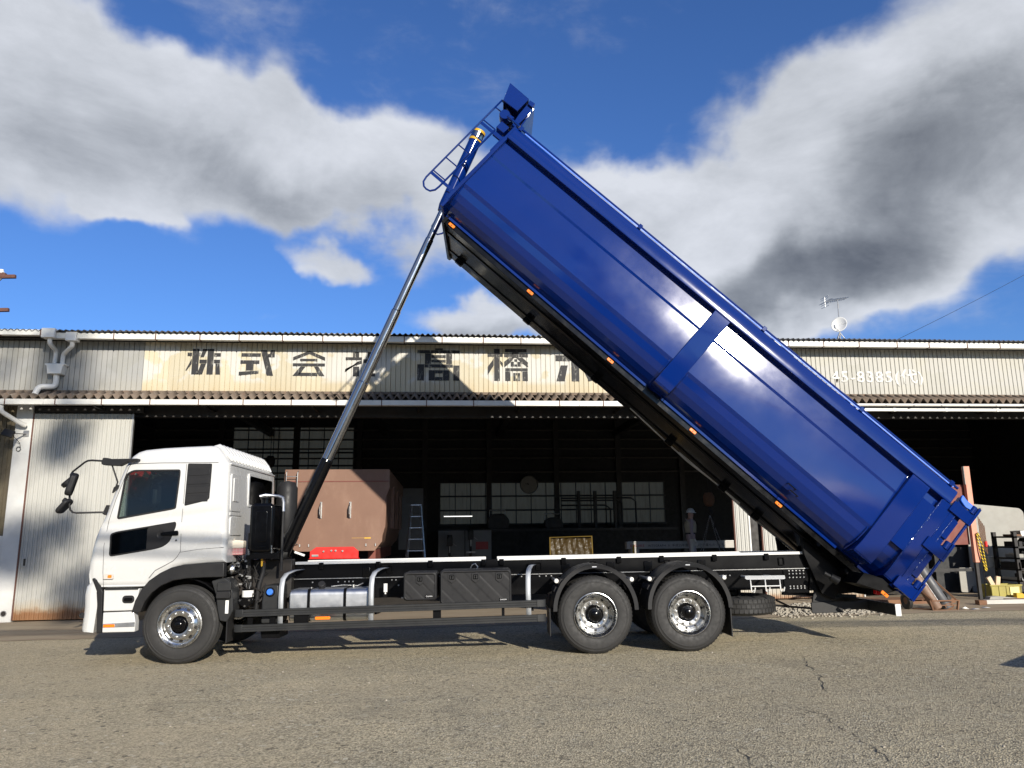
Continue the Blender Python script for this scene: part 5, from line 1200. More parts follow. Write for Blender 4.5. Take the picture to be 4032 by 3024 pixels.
    m = MB(); m.box(.06,.26,.47,.78,.02,.085); part(m, 'front_gusset', FRAME, .01)
    for u in (.30, 1.88, 3.42, 5.05, 6.2, 6.9):
        m = MB(); m.prism(rrect(u-.06,u+.08,-.075,.004,.01), 1.62, 1.70).cyl((u,1.60,-.04),(u,1.72,-.04),.025,n=10); m.split('girder_bracket', FRAME, o, bevel=.005)
    m = MB(); m.tube([(4.2,1.72,.0),(5.5,1.74,-.05),(6.2,1.70,-.02),(6.9,1.74,-.06),(7.8,1.76,-.02)], .014, 6).tube([(5.3,1.72,-.03),(6.6,1.70,-.02)], .012, 6); m.split('hydraulic_line', STEEL, o)
    m = MB(); m.prism([(7.4,-.05),(8.25,-.05),(8.35,-.45),(8.15,-.5),(7.6,-.22)], .70, .76).prism([(7.4,-.05),(8.25,-.05),(8.35,-.45),(8.15,-.5),(7.6,-.22)], TW-.76, TW-.70); m.split('hinge_leg', FRAME, o, bevel=.008)
    m = MB(); m.prism([(8.2,-.20),(8.62,-.02),(8.70,.10),(8.45,.11),(8.2,.0)], .06, .5); part(m, 'rear_skirt', FRAME, .008)
    m = MB(); m.cyl((8.0,.42,-.28),(8.12,.40,-.26),.05,.065,n=16).cyl((7.9,.43,-.3),(8.0,.42,-.28),.03,n=10); part(m, 'rear_work_lamp', PLAST)
    m = MB()
    for u, v in ((6.62,.30),(6.70,.24)): m.tube([(u,.20,v),(u,.12,v),(u+.14,.12,v),(u+.14,.20,v)], .010, 6)
    m.split('rope_hook', BLACK, o)
    # ladders on both sides of the headboard
    for y in (.34, TW-.34):
        m = MB(); a, b = -.685, -.42
        m.tube([(a,y,2.19),(a,y,.36),(a+.02,y,.27),(a+.08,y,.215),(a+.14,y,.205),(b-.06,y,.22),(b-.01,y,.29),(b,y,.37),(b,y,1.72)], .016, 8); ld = part(m, 'ladder_rail')
        for k in range(6):
            z = .52+k*.30
            m = MB(); m.cyl((a,y,z),(b,y,z),.012,n=8); m.build('ladder_rung', BLUE, o)
        for z in (.47,1.66):
            m = MB(); m.bar((a,y,z),(-.10,y,z),.05,.012,(0,1,0)); m.build('ladder_mount', BLUE, o)
        m = MB(); m.cyl((a,y,2.19),(-.30,y,2.05),.014,n=8); m.build('ladder_stay', BLUE, o)
    # front hood and cover gear at the top of the headboard
    m = MB(); m.prism([(-.70,2.395),(-.285,2.385),(-.285,2.10),(-.575,2.09)], .10, .13).prism([(-.70,2.395),(-.285,2.385),(-.285,2.375),(-.69,2.385)], .10, TW-.10).prism([(-.70,2.395),(-.69,2.395),(-.57,2.09),(-.58,2.09)], .10, TW-.10).prism([(-.70,2.395),(-.285,2.385),(-.285,2.10),(-.575,2.09)], TW-.13, TW-.10); part(m, 'front_hood', bev=.004)
    m = MB(); m.prism([(-.27,2.39),(-.17,2.30),(-.14,2.25),(-.14,1.84),(-.20,1.84),(-.25,2.1)], .16, .2).prism([(-.27,2.39),(-.17,2.40),(-.15,2.32),(-.25,2.32)], .12, .20).prism([(-.16,2.36),(-.14,2.36),(-.05,1.70),(-.08,1.70)], .2, TW-.2); part(m, 'hood_bracket', bev=.004)
    m = MB(); m.lathe([(0,-.06),(.08,-.06),(.09,-.04),(.09,.10),(.06,.14),(0,.14)], (-.42,.22,1.95), 'y', 20).cyl((-.34,.10,1.93),(-.06,.06,1.90),.022,n=10).cyl((-.30,.1,1.93),(-.24,.1,1.93),.045,n=12); part(m, 'cover_motor')
    m = MB(); m.obox((-.28,.20,1.74), (.16,.16,.14), (0,0,0)); part(m, 'gear_box', bev=.01)
    m = MB(); m.box(-.33,-.09,.14,.20,1.55,1.62).box(-.16,-.09,.10,.3,1.3,1.62); part(m, 'gear_bracket', bev=.005)
    m = MB(); m.box(-.45,-.10,YC-.16,YC+.16,.55,.62).box(-.45,-.10,YC-.16,YC+.16,1.55,1.62); m.split('cylinder_bracket', BLUE, o, bevel=.008)
bed()
# ------------------------------------------------------------------ inside the workshop
def bed_in_progress():
    C = thing('unpainted_dump_bed', 'unpainted brown steel dump bed standing inside the workshop behind the truck', 'dump bed', (0, 0, 0))
    g = gz(-2.5)
    prof = [(-3.77,3.30),(-1.29,3.30),(-1.275,2.85),(-1.36,2.62),(-1.385,2.30),(-1.36,1.92),(-1.42,1.78),(-1.43,1.58),(-1.60,1.36),(-3.46,1.36),(-3.70,1.62),(-3.70,2.6),(-3.80,2.85)]
    m = MB(); m.prism(prof, 19.0, 19.02); m.build('front_plate', PRIMER, C, .004)
    m = MB(); m.prism([(-3.74,3.02),(-1.30,3.02),(-1.30,3.0),(-3.74,3.0)], 18.985, 18.999); m.build('fold_line', DKRED, C)
    for s, x in ((1,-1.36),(-1,-3.70)):
        m = MB(); m.prism([(x-.04*s,3.28),(x+.08*s,3.28),(x+.08*s,3.0),(x+.02*s,2.9),(x,1.95),(x-.10*s,1.58),(x-.25*s,1.42),(x-.30*s,1.46),(x-.16*s,1.6),(x-.06*s,1.95),(x-.06*s,2.9)], 19.02, 25.6); m.build('side_wall', PRIMER, C)
        for k in range(3):
            m = MB(); m.box(x-.02*s if s < 0 else x-.02, x+.09*s if s > 0 else x+.02, 20.8+k*1.9, 21.0+k*1.9, 1.9, 2.98) if s > 0 else m.box(x-.09, x+.02, 20.8+k*1.9, 21.0+k*1.9, 1.9, 2.98); m.build('side_rib', PRIMER, C)
    m = MB(); m.box(-3.46,-1.60,19.02,25.6,1.40,1.44); m.build('floor_plate', PRIMER, C)
    m = MB(); m.prism([(-3.10,1.20),(-1.97,1.20),(-1.97,1.36),(-2.09,1.46),(-2.96,1.46),(-3.10,1.36)], 18.90, 18.93).box(-3.12,-1.94,18.88,18.93,1.185,1.20); m.build('red_end_plate', RED, C, .004)
    m = MB()
    for x, z in ((-2.78,1.36),(-2.60,1.375),(-2.50,1.375),(-2.34,1.365)): m.cyl((x,18.86,z),(x,18.90,z),.022,n=8)
    m.box(-3.05,-2.90,18.87,18.90,1.245,1.29); m.build('plate_fittings', STEEL, C)
    m = MB(); m.box(-2.95,-2.8,19.3,25.4,1.12,1.40).box(-1.80,-1.62,19.5,25.4,1.12,1.40); m.split('underframe', DKRED, C)
    m = MB()
    for x in (-3.2,-1.8):
        for y in (19.6, 25): m.box(x-.1,x+.1,y-.1,y+.1,gz(x),1.06)
    m.split('trestle_leg', DARKSTEEL, C)
    for x in (-2.90, -2.21):
        m = MB(); m.prism([(2.51,18.99),(2.51,18.93),(2.45,18.80),(2.22,18.80),(2.14,18.93),(2.14,18.99)], 0, .012, 'z')
        v = [(x, p[1], p[0]) for p in [(2.51,18.998),(2.51,18.94),(2.40,18.80),(2.22,18.80),(2.14,18.94),(2.14,18.998)]]; k = 6
        m = MB(); m.add(v+[(q[0]+.012, q[1], q[2]) for q in v], [tuple(range(k)), tuple(range(k, 2*k))[::-1]]+[(i,(i+1)%k,k+(i+1)%k,k+i) for i in range(k)]); m.box(x-.02,x+.03,18.985,18.999,2.13,2.52); m.build('lifting_lug', STEEL, C)
    m = MB()
    for x in (-3.36,-3.15,-1.81,-1.585): m.cyl((x,18.985,1.47),(x,18.985,1.53),.018,n=10)
    m.build('bolts', STEEL, C)
    m = MB()
    for x in (-3.715, -3.455): m.tube([(x,18.98,3.26),(x,18.88,3.22),(x,18.86,3.1),(x,18.86,1.62),(x+.01,18.88,1.55),(x+.05,18.98,1.53)], .012, 8)
    m.split('ladder_rail', STEEL, C)
    for k in range(5):
        m = MB(); m.cyl((-3.715,18.86,3.12-k*.31),(-3.455,18.86,3.12-k*.31),.010,n=8); m.build('ladder_rung', STEEL, C)
    m = MB(); m.prism(rrect(-1.85,-1.70,1.645,1.675,.004), 18.996, 18.9995).box(-2.15,-1.85,18.997,18.9995,1.66,1.666); m.build('chalk_mark', YELLOW, C)
bed_in_progress()

def step_ladder():
    L = thing('step_ladder', 'tall aluminium step ladder standing beside the brown dump bed', 'ladder')
    g = gz(-.7); zt = 2.54
    m = MB()
    for s, xb, xt in ((-1,-.98-.09,-.86),(1,-.48+.09,-.61)):
        m.bar((xb,21.9,g),(xt,22.2,zt),.04,.06); m.bar((xb,22.9,g),(xt,22.3,zt),.04,.05)
    m.split('stile', ALU, L)
    m = MB(); m.box(-.88,-.59,22.1,22.36,zt,zt+.03); m.build('top_cap', ALU, L)
    for k in range(1, 8):
        t = k/8; z = g+(zt-g)*t; a = -1.07+.21*t; b = -.39-.22*t; y = 21.9+.3*t
        m = MB(); m.box(a, b, y-.03, y+.04, z, z+.025); m.build('tread', ALU, L)
step_ladder()

def hoist(loc, name, label, slings=True, s=1.):
    H = thing(name, label, 'hoist', loc)
    m = MB(); m.lathe([(0,.36),(.10,.35),(.15,.26),(.155,.12),(.11,0),(.05,-.03),(0,-.03)], (0,0,.0), 'z', 18); m.build('hook_block', RUST if slings else DARKSTEEL, H)
    m = MB(); m.cyl((0,0,.3),(0,0,5.9-loc[2]),.012,n=6).cyl((.08,0,.3),(.08,0,5.9-loc[2]),.012,n=6); m.split('hoist_rope', DARKSTEEL, H)
    m = MB(); m.tube([(0,0,-.03),(0,0,-.10),(.05,0,-.13),(.075,0,-.19),(.04,0,-.245),(-.03,0,-.25),(-.065,0,-.20)], [.022,.02,.024,.028,.026,.02,.01], 8); m.build('hook', DARKSTEEL, H)
    if slings:
        m = MB()
        for (bx, by, bz) in ((-.46,-.25,-1.75),(-.38,.3,-1.75),(.28,-.2,-1.75),(.62,.2,-1.75)):
            a = Vector((0,0,-.26)); b = Vector((bx,by,bz)); n = int((b-a).length/.05)
            for i in range(n):
                p = a+(b-a)*(i/n); q = a+(b-a)*((i+1.25)/n); d = (q-p).normalized(); sd = d.orthogonal().normalized()
                if i % 2: sd = d.cross(sd)
                m.tube([p+sd*.012, p+d*.02, p-sd*.012+d*.03, q-sd*.006, q, q+sd*.012], .006, 4)
        m.build('chain_sling', STEEL, H)
        m = MB(); m.tube([(.10,0,-.3),(.14,0,-.9),(.3,0,-1.35),(.62,0,-1.52)], .014, 6); m.build('control_cable', DARKSTEEL, H)
    return H
hoist((7.37,21.0,2.43), 'chain_hoist', 'chain hoist hook with four hanging slings beside the worker')
hoist((-5.66,26.0,4.0), 'rope_hoist', 'dark hoist hook hanging high behind the white cab', False)

def worker():
    P = thing('person', 'worker in white helmet, mauve workwear and beige vest walking past the hoist', 'person', (7.12, 22.0, .60))
    # skeleton, facing +x, mid stride
    J = dict(pel=((0,0,.93),.135), sp=((0,0,1.12),.135), ch=((.015,0,1.30),.15), up=((.0,0,1.43),.10), nk=((.015,0,1.50),.055), hd=((.035,0,1.60),.088), tp=((.04,0,1.70),.075),
      ls=((.0,-.17,1.42),.065), le=((-.05,-.23,1.14),.048), lw=((.04,-.22,.90),.036), lh=((.07,-.21,.82),.042),
      rs=((.0,.17,1.42),.065), re=((-.02,.23,1.14),.048), rw=((.12,.20,.94),.036), rh=((.17,.19,.86),.042),
      lp=((.0,-.09,.88),.11), lk=((-.02,-.10,.50),.07), la=((-.20,-.10,.13),.045), lf=((-.12,-.10,.04),.04), lt=((-.02,-.10,.03),.03),
      rp=((.0,.09,.88),.11), rk=((.14,.10,.50),.07), ra=((.12,.10,.10),.045), rf=((.18,.10,.04),.04), rt=((.28,.10,.03),.03))
    E = ['pel-sp','sp-ch','ch-up','up-nk','nk-hd','hd-tp','up-ls','ls-le','le-lw','lw-lh','up-rs','rs-re','re-rw','rw-rh','pel-lp','lp-lk','lk-la','la-lf','lf-lt','pel-rp','rp-rk','rk-ra','ra-rf','rf-rt']
    ks = list(J); me = bpy.data.meshes.new('body'); me.from_pydata([J[k][0] for k in ks], [tuple(ks.index(q) for q in e.split('-')) for e in E], []); me.update()
    o = bpy.data.objects.new('body', me); COL.objects.link(o)
    sk = o.modifiers.new('k', 'SKIN'); sub = o.modifiers.new('u', 'SUBSURF'); sub.levels = sub.render_levels = 2
    for i, k in enumerate(ks):
        r = J[k][1]; me.skin_vertices[0].data[i].radius = (r, r); me.skin_vertices[0].data[i].use_root = (k == 'pel')
    dg = bpy.context.evaluated_depsgraph_get(); dg.update(); ev = o.evaluated_get(dg); nm = bpy.data.meshes.new_from_object(ev)
    bpy.data.objects.remove(o); b = bpy.data.objects.new('body', nm); COL.objects.link(b); b.parent = P
    nm.materials.clear()
    for mt in (CLOTH, SKIN, GLOVE, PLAST): nm.materials.append(mt)
    for p in nm.polygons:
        c = p.center; p.use_smooth = True
        p.material_index = 1 if c.z > 1.475 else 3 if c.z < .09 else 2 if (c.z < .92 and abs(c.y) > .15) else 0
    m = MB(); m.lathe([(0,.135),(.05,.128),(.095,.095),(.118,.04),(.122,.0),(.115,.0)], (.035,0,1.665), 'z', 20); m.prism(rpoly([(.10,-.10),(.19,-.06),(.19,.06),(.10,.10)], .03), 1.66, 1.672, 'z'); m.build('helmet', HELM, P)
    m = MB(); rows = []
    for z, rx, ry in ((1.10,.150,.175),(1.2,.155,.178),(1.32,.168,.185),(1.40,.150,.16),(1.46,.10,.10)):
        rows.append([(.012+rx*cos(a), ry*sin(a), z) for a in [2*pi*k/20 for k in range(21)]])
    m.grid(rows); m.build('vest', VEST, P); m = MB(); m.lathe([(.148,1.06),(.152,1.06),(.152,1.10),(.148,1.10)], (.0,0,0), 'z', 20, True); m.build('belt', PLAST, P)
    # fingers
    m = MB()
    for hx, hy, hz in ((.075,-.21,.80),(.18,.19,.84)):
        for k in range(4): m.tube([(hx-.03+k*.02,hy,hz),(hx-.028+k*.021,hy,hz-.045),(hx-.02+k*.021,hy+.01,hz-.08+abs(k-1.5)*.006)], [.011,.010,.008], 6)
        m.tube([(hx+.03,hy,hz+.03),(hx+.055,hy,hz-.01),(hx+.06,hy,hz-.04)], [.012,.011,.009], 6)
    m.build('fingers', GLOVE, P)
    # low steel work platform under the worker
    Q = thing('steel_platform', 'low dark steel platform on which the helmeted worker walks', 'platform')
    m = MB(); m.box(5.0,9.0,20.4,23.6,.50,.60); m.build('deck', DARKSTEEL, Q, .01)
    m = MB()
    for x in (5.1,7,8.9):
        for y in (20.5,23.5): m.box(x-.06,x+.06,y-.06,y+.06,gz(x),.50)
    m.split('platform_leg', DARKSTEEL, Q)
worker()

def interior_kit():
    # cutting machine beam with lettering
    K = thing('cutting_machine', 'long pale grey cutting machine beam with printed lettering behind the worker', 'machine')
    m = MB(); m.box(5.48,9.4,23.0,23.25,1.24,1.44); m.build('beam', BANNER, K, .008)
    m = MB(); m.box(5.48,9.4,22.995,23.25,1.445,1.46); m.build('beam_cap', STEEL, K)
    m = MB(); m.box(5.6,5.85,23.0,23.3,gz(5.6)+.6,1.24).box(8.9,9.2,23.0,23.3,.6,1.24); m.split('leg', BANNER, K, bevel=.01)
    vs, fs = text_geo('K KOIKE', .105, 1.1); m = MB(); m.add([(5.58+v[0],22.997,1.30+v[1]) for v in vs], fs); m.build('red_lettering', INKRED, K, fix=False)
    vs, fs = text_geo('INTEGRAPH  II  \u5e73\u621025\u5e74\u5ea6\u88dc\u6b63 \u4e2d\u5c0f\u4f01\u696d\u3082\u306e\u3065\u304f\u308a', .095, 1.1); m = MB(); m.add([(6.12+v[0],22.997,1.30+v[1]) for v in vs], fs); m.build('black_lettering', INKBLK, K, fix=False)
    m = MB(); m.cyl((5.66,22.9,.62),(5.66,22.9,1.36),.028,n=10); m.build('yellow_post', YELLOW, K)
    # welding screen
    S = thing('welding_screen', 'amber plastic welding screen in a yellow frame inside the workshop', 'screen')
    g = gz(4)
    m = MB(); m.tube([(3.31,24,g),(3.31,24,1.60),(4.62,24,1.63),(4.65,24,g)], .025, 8); m.build('frame', pbr('old_yellow', (.12,.075,.005), .6, var=.15), S)
    m = MB(); rows = []
    for j in range(9):
        z = .6+(1.58-.6)*j/8; rows.append([(3.33+1.28*i/24, 24+.02*sin(i*1.9+j*.7)*(.4+j/12), z-.02*sin(i*.8)**2*(j == 8)) for i in range(25)])
    m.grid(rows); m.build('sheet', TARP, S)
    m = MB(); m.box(3.2,3.42,23.7,24.3,g,g+.03).box(4.54,4.76,23.7,24.3,g,g+.03); m.split('foot', YELLOW, S)
    # drill presses before a pale cabinet
    W = thing('tool_cabinet', 'pale grey double door cabinet behind two drill presses', 'cabinet')
    m = MB(); m.box(-.17,2.0,31.6,32.2,gz(0),1.95); m.build('carcass', GREYPL, W, .01)
    for x in (-.15, .93): 
        m = MB(); m.box(x,x+1.05,31.58,31.6,.25,1.9); m.build('door', pbr('grey_cabinet', (.16,.16,.16), .6), W, .004)
    R_ = MB(); R_.box(1.35,1.85,31.55,31.575,1.15,1.45); tag(R_.build('red_sign', pbr('faded_red_sign', (.30,.04,.04), .6)), 'small red sign on the grey cabinet behind the truck', 'sign')
    for i, x in enumerate((.30, 1.12)):
        D = thing('drill_press', ('shorter' if i == 0 else 'taller')+' drill press standing before the grey cabinet', 'drill press', (x, 30.9, gz(x)), group=None)
        h = 1.62 if i == 0 else 1.85
        m = MB(); m.box(-.2,.2,-.25,.25,0,.08); m.build('base', DARKSTEEL, D, .01); m = MB(); m.cyl((0,.1,.05),(0,.1,h-.1),.05); m.build('column', DARKSTEEL, D)
        m = MB(); m.box(-.11,.11,-.25,.25,h-.35,h).cyl((0,.2,h-.3),(0,.2,h+.08),.1); m.build('head', DARKSTEEL, D, .02); m = MB(); m.cyl((0,-.17,h-.6),(0,-.17,h-.35),.03).box(-.17,.17,-.28,.02,h-.85,h-.80); m.split('spindle', STEEL, D)
        m = MB(); m.tube([(.12,-.1,h-.25),(.26,-.15,h-.35)], .012, 6); m.build('feed_lever', STEEL, D)
    F = thing('fluorescent_lamp', 'lit fluorescent tube hanging before the workshop windows', 'lamp')
    m = MB(); m.box(.05,1.25,31.95,32.05,2.50,2.53); m.build('housing', DULLWHITE, F); m = MB(); m.cyl((.07,32,2.475),(1.23,32,2.475),.016,n=10); m.build('tube', LAMPON, F)
    m = MB(); m.cyl((.3,32,2.53),(.3,32,6),.006,n=6).cyl((1.0,32,2.53),(1.0,32,6),.006,n=6); m.split('suspension_wire', DARKSTEEL, F)
    c = MB(); c.lathe([(0,-.02),(.34,-.02),(.37,-.05),(.39,-.02),(.39,.03)], (3.68,32.8,3.80), 'y', 32); ck = c.build('wall_clock', pbr('clock_face', (.22,.21,.19), .5)); tag(ck, 'round wall clock hanging over the workshop windows', 'clock')
    m = MB(); m.bar((3.68,32.77,3.80),(3.60,32.77,3.86),.03,.01,(0,1,0)).bar((3.68,32.77,3.80),(3.52,32.77,3.84),.02,.01,(0,1,0)); m.split('hand', INKBLK, ck)
    c = MB(); c.box(-1.64,-.73,30,30.05,1.2,3.5); tag(c.build('steel_sheet', pbr('grey_sheet', (.13,.13,.13), .6)), 'tall grey sheet leaning in the dark behind the step ladder', 'sheet')
    # grey welding sets and pipes on the rear bench
    B_ = thing('work_bench', 'long dark workbench below the rear workshop windows', 'bench')
    m = MB(); m.box(1.7,9.8,31.8,32.7,1.85,1.95); m.build('top', DARKSTEEL, B_)
    m = MB(); m.box(1.8,9.7,31.9,32.6,gz(3),1.85); m.build('carcass', DARKWALL, B_)
    for x, w, h, nm in ((2.3,.9,.62,'domed'),(4.6,.75,.45,'square')):
        D = thing('welding_set', nm+' welding set standing on the rear workbench', 'machine', (x,32.2,1.95))
        m = MB(); m.prism(rpoly([(-w/2,0),(w/2,0),(w/2,h*.6),(w/4,h),(-w/4,h),(-w/2,h*.7)], .1), -.25, .25); m.build('case', DARKSTEEL, D, .02); m = MB(); m.box(-.2,.1,-.262,-.25,h*.45,h*.7); m.build('panel', GREYPL, D); m = MB(); m.tube([(-.35,0,h*.8),(-.35,0,h+.15),(.3,0,h+.15),(.3,0,h*.8)], .02, 6); m.build('carry_handle', STEEL, D)
    Pp = thing('wall_pipes', 'bent dark pipes rising before the rear windows', 'pipes')
    for x0, x1, z in ((5.7,7.1,3.0),(5.8,7.6,3.2),(6.3,8.2,3.3)):
        m = MB(); m.tube([(5.0,32.5,z-.1),(x0,32.5,z-.1),(x1-.2,32.5,z-.1),(x1,32.5,z-.25),(x1,32.5,1.9)], .035, 8); m.build('pipe', DARKSTEEL, Pp)
    for x in (5.75,6.45,7.3):
        m = MB(); m.box(x-.06,x+.06,32.4,32.6,1.9,3.5); m.build('pipe_bracket', DARKSTEEL, Pp)
interior_kit()

# ------------------------------------------------------------------ the right bay and its clutter
def right_bay():
    # salmon primed channel standing on edge with a dark red panel behind
    S = thing('primed_steel_panel', 'dark red panel with a salmon primed post standing in the right bay', 'panel')
    m = MB(); m.box(12.14,12.27,17.0,17.10,.95,3.14); m.build('post', SALMON, S, .004); m = MB(); m.box(12.122,12.138,17.0,17.06,2.72,3.14); m.build('post_lip', GREYSTEEL, S)
    m = MB(); m.box(10.9,12.14,17.12,17.16,1.35,2.72); m.build('panel', DKRED, S); m = MB(); m.box(11.0,11.06,17.1,17.16,gz(11),1.35).box(12.15,12.22,17.02,17.08,gz(12),.95).box(11.06,12.15,17.12,17.15,.75,.82); m.split('stand', DARKSTEEL, S)
    m = MB()
    rnd = random.Random(4)
    for k in range(5):
        x = 12.30+.03*k; z1 = 1.95-.05*k; n = 14
        for i in range(n):
            z = z1-i*.045
            q = [(x+.012*cos(a)*(1 if i % 2 else .3), 16.96+.012*cos(a)*(.3 if i % 2 else 1), z+.028*sin(a)) for a in [2*pi*t/8 for t in range(8)]]
            m.tube(q, .006, 4, True)
    m.build('chain_bundle', RUST, tagc('hanging_chains', 'rusty lifting chains hanging on the salmon post', 'chains'))
    m = MB(); m.cyl((12.40,16.95,1.30),(12.40,16.95,1.42),.035,n=12); m.build('red_hook', RED, tagc('hook_tag', 'small red hook hanging below the rusty chains', 'hook'))
    # yellow and black hazard strap
    t = NT('hazard_stripes'); x, y, z = t.xyz(); s = t.mathn('GREATER_THAN', t.mathn('FRACT', t.mathn('MULTIPLY', t.mathn('ADD', z, t.mathn('MULTIPLY', x, 1.2)), 15.)), .55)
    t.set(col=t.mix(s, (.75,.52,.02), (.02,.02,.02)), rough=.5)
    m = MB(); m.tube([(12.22,16.97,1.60),(12.24,16.95,1.2),(12.31,16.94,.76)], .018, 8).tube([(12.25,16.97,1.62),(12.31,16.95,1.3),(12.34,16.94,.76)], .017, 8); o = m.build('hazard_strap', t.m); tag(o, 'yellow and black striped hazard strap hanging from the salmon post', 'strap')
    N_ = thing('stanchion', 'thin black stanchion with flat foot below the striped strap', 'stanchion', (12.42,17.2,gz(12.4)))
    m = MB(); m.bar((0,0,.02),(-.10,-.2,.75),.022,.022); m.build('pole', PLAST, N_); m = MB(); m.box(-.12,.1,-.12,.1,0,.03); m.build('foot', PLAST, N_)
    # grey plate leaning at the back of the bay
    m = MB(); m.prism(rpoly([(13.45,2.36),(14.95,2.22),(15.05,2.12),(15.05,1.72),(14.72,1.32),(14.72,.2),(13.40,.12)], .06), 19.0, 19.03); o = m.build('grey_steel_plate', GREYSTEEL); tag(o, 'big grey steel plate with clipped corners standing in the right bay', 'plate')
    m = MB(); m.cyl((13.85,18.99,2.20),(13.85,19.0,2.20),.04,n=16); m.build('round_hole', DARKSTEEL, o)
    m = MB(); m.prism(rpoly([(12.95,.75),(13.30,.75),(13.30,.35),(13.15,.15),(12.95,.16)], .04), 18.8, 18.83); o2 = m.build('folded_plate', GREYSTEEL); tag(o2, 'small grey folded plate low in the right bay behind the gas cylinders', 'plate')
    m = MB(); m.box(12.6,14.8,19.2,19.4,gz(13),1.25); o3 = m.build('machine_base', pbr('grey_machine', (.022,.022,.022), .7, var=.15)); tag(o3, 'dark grey machine body behind the control box', 'machine')
    # control box
    X = thing('control_box', 'cream electric control box on a pole in the right bay', 'control box')
    m = MB(); m.box(13.52,13.84,18.45,18.60,.76,1.02); m.build('case', CREAM, X, .012); m = MB(); m.prism(rrect(13.66,13.78,.945,.985,.004), 18.444, 18.449); m.build('name_plate', INKW, X); m = MB(); m.prism(rrect(13.76,13.81,.785,.83,.004), 18.444, 18.449); m.build('switch', INKBLK, X); m = MB(); m.lathe([(0,-.02),(.012,-.02),(.012,0)], (13.64,18.45,.88), 'y', 10); m.build('knob', STEEL, X)
    vs, fs = text_geo('P', .04); m = MB(); m.add([(13.675+v[0],18.442,.952+v[1]) for v in vs], fs); m.build('plate_letter', INKBLK, X, fix=False)
    m = MB(); m.cyl((13.76,18.55,gz(13.7)),(13.76,18.55,.78),.03,n=10).tube([(13.80,18.5,.77),(13.84,18.5,.5),(13.80,18.5,.2)], .012, 6); m.build('pole', DARKSTEEL, X)
    # scrap rack
    R = thing('scrap_rack', 'dark steel rack full of steel offcuts at the right edge', 'rack')
    g = gz(14)
    m = MB()
    for x in (13.62,15.3):
        for y in (17.6,18.3): m.box(x-.04,x+.04,y-.04,y+.04,g,1.62)
    m.split('upright', DARKSTEEL, R)
    for z in (.22,.48,.74,1.0,1.26,1.5):
        m = MB(); m.box(13.58,15.34,17.56,18.34,z-.02,z+.02); m.build('shelf', DARKSTEEL, R)
    # things on the rack are scrap pieces: each its own object
    rnd = random.Random(21); z_ = (.24,.50,.76,1.02,1.28,1.52)
    cols = [STEEL, GREYSTEEL, RUST, DARKSTEEL, DARKSTEEL, RUST]
    names = ('flat bar','square block','channel piece','pipe stub')
    for si, z in enumerate(z_):
        for k in range(5):
            x = 13.70+k*.19+rnd.uniform(-.03,.03); h = rnd.uniform(.04,.16); w = rnd.uniform(.08,.17); ty = rnd.randrange(4)
            m = MB()
            if ty == 3: m.cyl((x,17.56,z+.05),(x,18.2,z+.05),.045,n=12)
            elif ty == 2: m.prism([(x-w/2,z),(x+w/2,z),(x+w/2,z+h),(x+w/2-.015,z+h),(x+w/2-.015,z+.015),(x-w/2+.015,z+.015),(x-w/2+.015,z+h),(x-w/2,z+h)], 17.52, 18.2)
            else: m.obox((x,17.8,z+h/2), (w,.45,h), (0,rnd.uniform(-.1,.1) if si == 5 else 0,rnd.uniform(-.2,.2)))
            o = m.build('steel_offcut', cols[rnd.randrange(6)], None, .003); tag(o, ('flat bar','steel block','steel channel','pipe')[ty]+' offcut, %s from the left on the %s shelf of the scrap rack' % (('first','second','third','fourth','fifth')[k], ('lowest','second lowest','third lowest','third highest','second highest','topmost')[si]), 'offcut', 'offcuts on the scrap rack')
    # yellow crate with wood
    Cc = thing('yellow_crate', 'dirty yellow plastic crate on the floor before the rack', 'crate', (12.98,17.45,gz(13)))
    m = MB(); w, d, h = .72, .40, .30
    m.prism([(-w/2,0),(w/2,0),(w/2+.02,h),(-w/2-.02,h)], -d/2, -d/2+.012).prism([(-w/2,0),(w/2,0),(w/2+.02,h),(-w/2-.02,h)], d/2-.012, d/2).box(-w/2,w/2,-d/2,d/2,0,.012).box(-w/2-.01,-w/2+.005,-d/2,d/2,0,h).box(w/2-.005,w/2+.01,-d/2,d/2,0,h); m.build('walls', KRATE, Cc, .006)
    m = MB(); m.box(-w/2-.035,w/2+.035,-d/2-.018,-d/2+.0,h-.03,h).box(-w/2-.035,w/2+.035,d/2,d/2+.018,h-.03,h)
    for k in range(5): m.box(-.36+k*.18-.008,-.36+k*.18+.008,-d/2-.014,-d/2,.02,h-.03)
    m.build('rim_and_ribs', KRATE, Cc, .004); m = MB(); m.box(.08,.30,-d/2-.02,-d/2-.015,.05,.25); m.build('label_card', pbr('yellow_card', (.70,.60,.25), .6), Cc)
    for i, (x, rz) in enumerate(((-.20,.45),(-.05,-.2))):
        m = MB(); m.obox((12.98+x,17.45,gz(13)+.33), (.10,.06,.30), (0,-rz,0)); tag(m.build('wood_block', WOOD, None, .004), ('pale leaning' if i == 0 else 'browner upright')+' wood block sticking out of the yellow crate', 'wood block')
    m = MB(); m.prism(rpoly([(0,0),(.22,0),(.22,.06),(.16,.12),(0,.13)], .015), -.06, .06); o = m.build('yellow_tool_case', YELLOW, None, .01); o.location = (13.02,17.05,gz(13)); tag(o, 'small yellow tool case in front of the crate', 'case')
    # gas cylinder cart, leaning back
    G = thing('cylinder_cart', 'rusty two wheeled gas cylinder cart tipped back on the apron', 'cart', (9.78,15.12,gz(9.8)), (0,0,0))
    m = MB()
    for x in (0,.50): m.bar((x,0,.0),(x-.04+.10*(x > 0),.02,.20),.04,.03).bar((x,0,.20),(x-.55,.55,1.0),.035,.03)
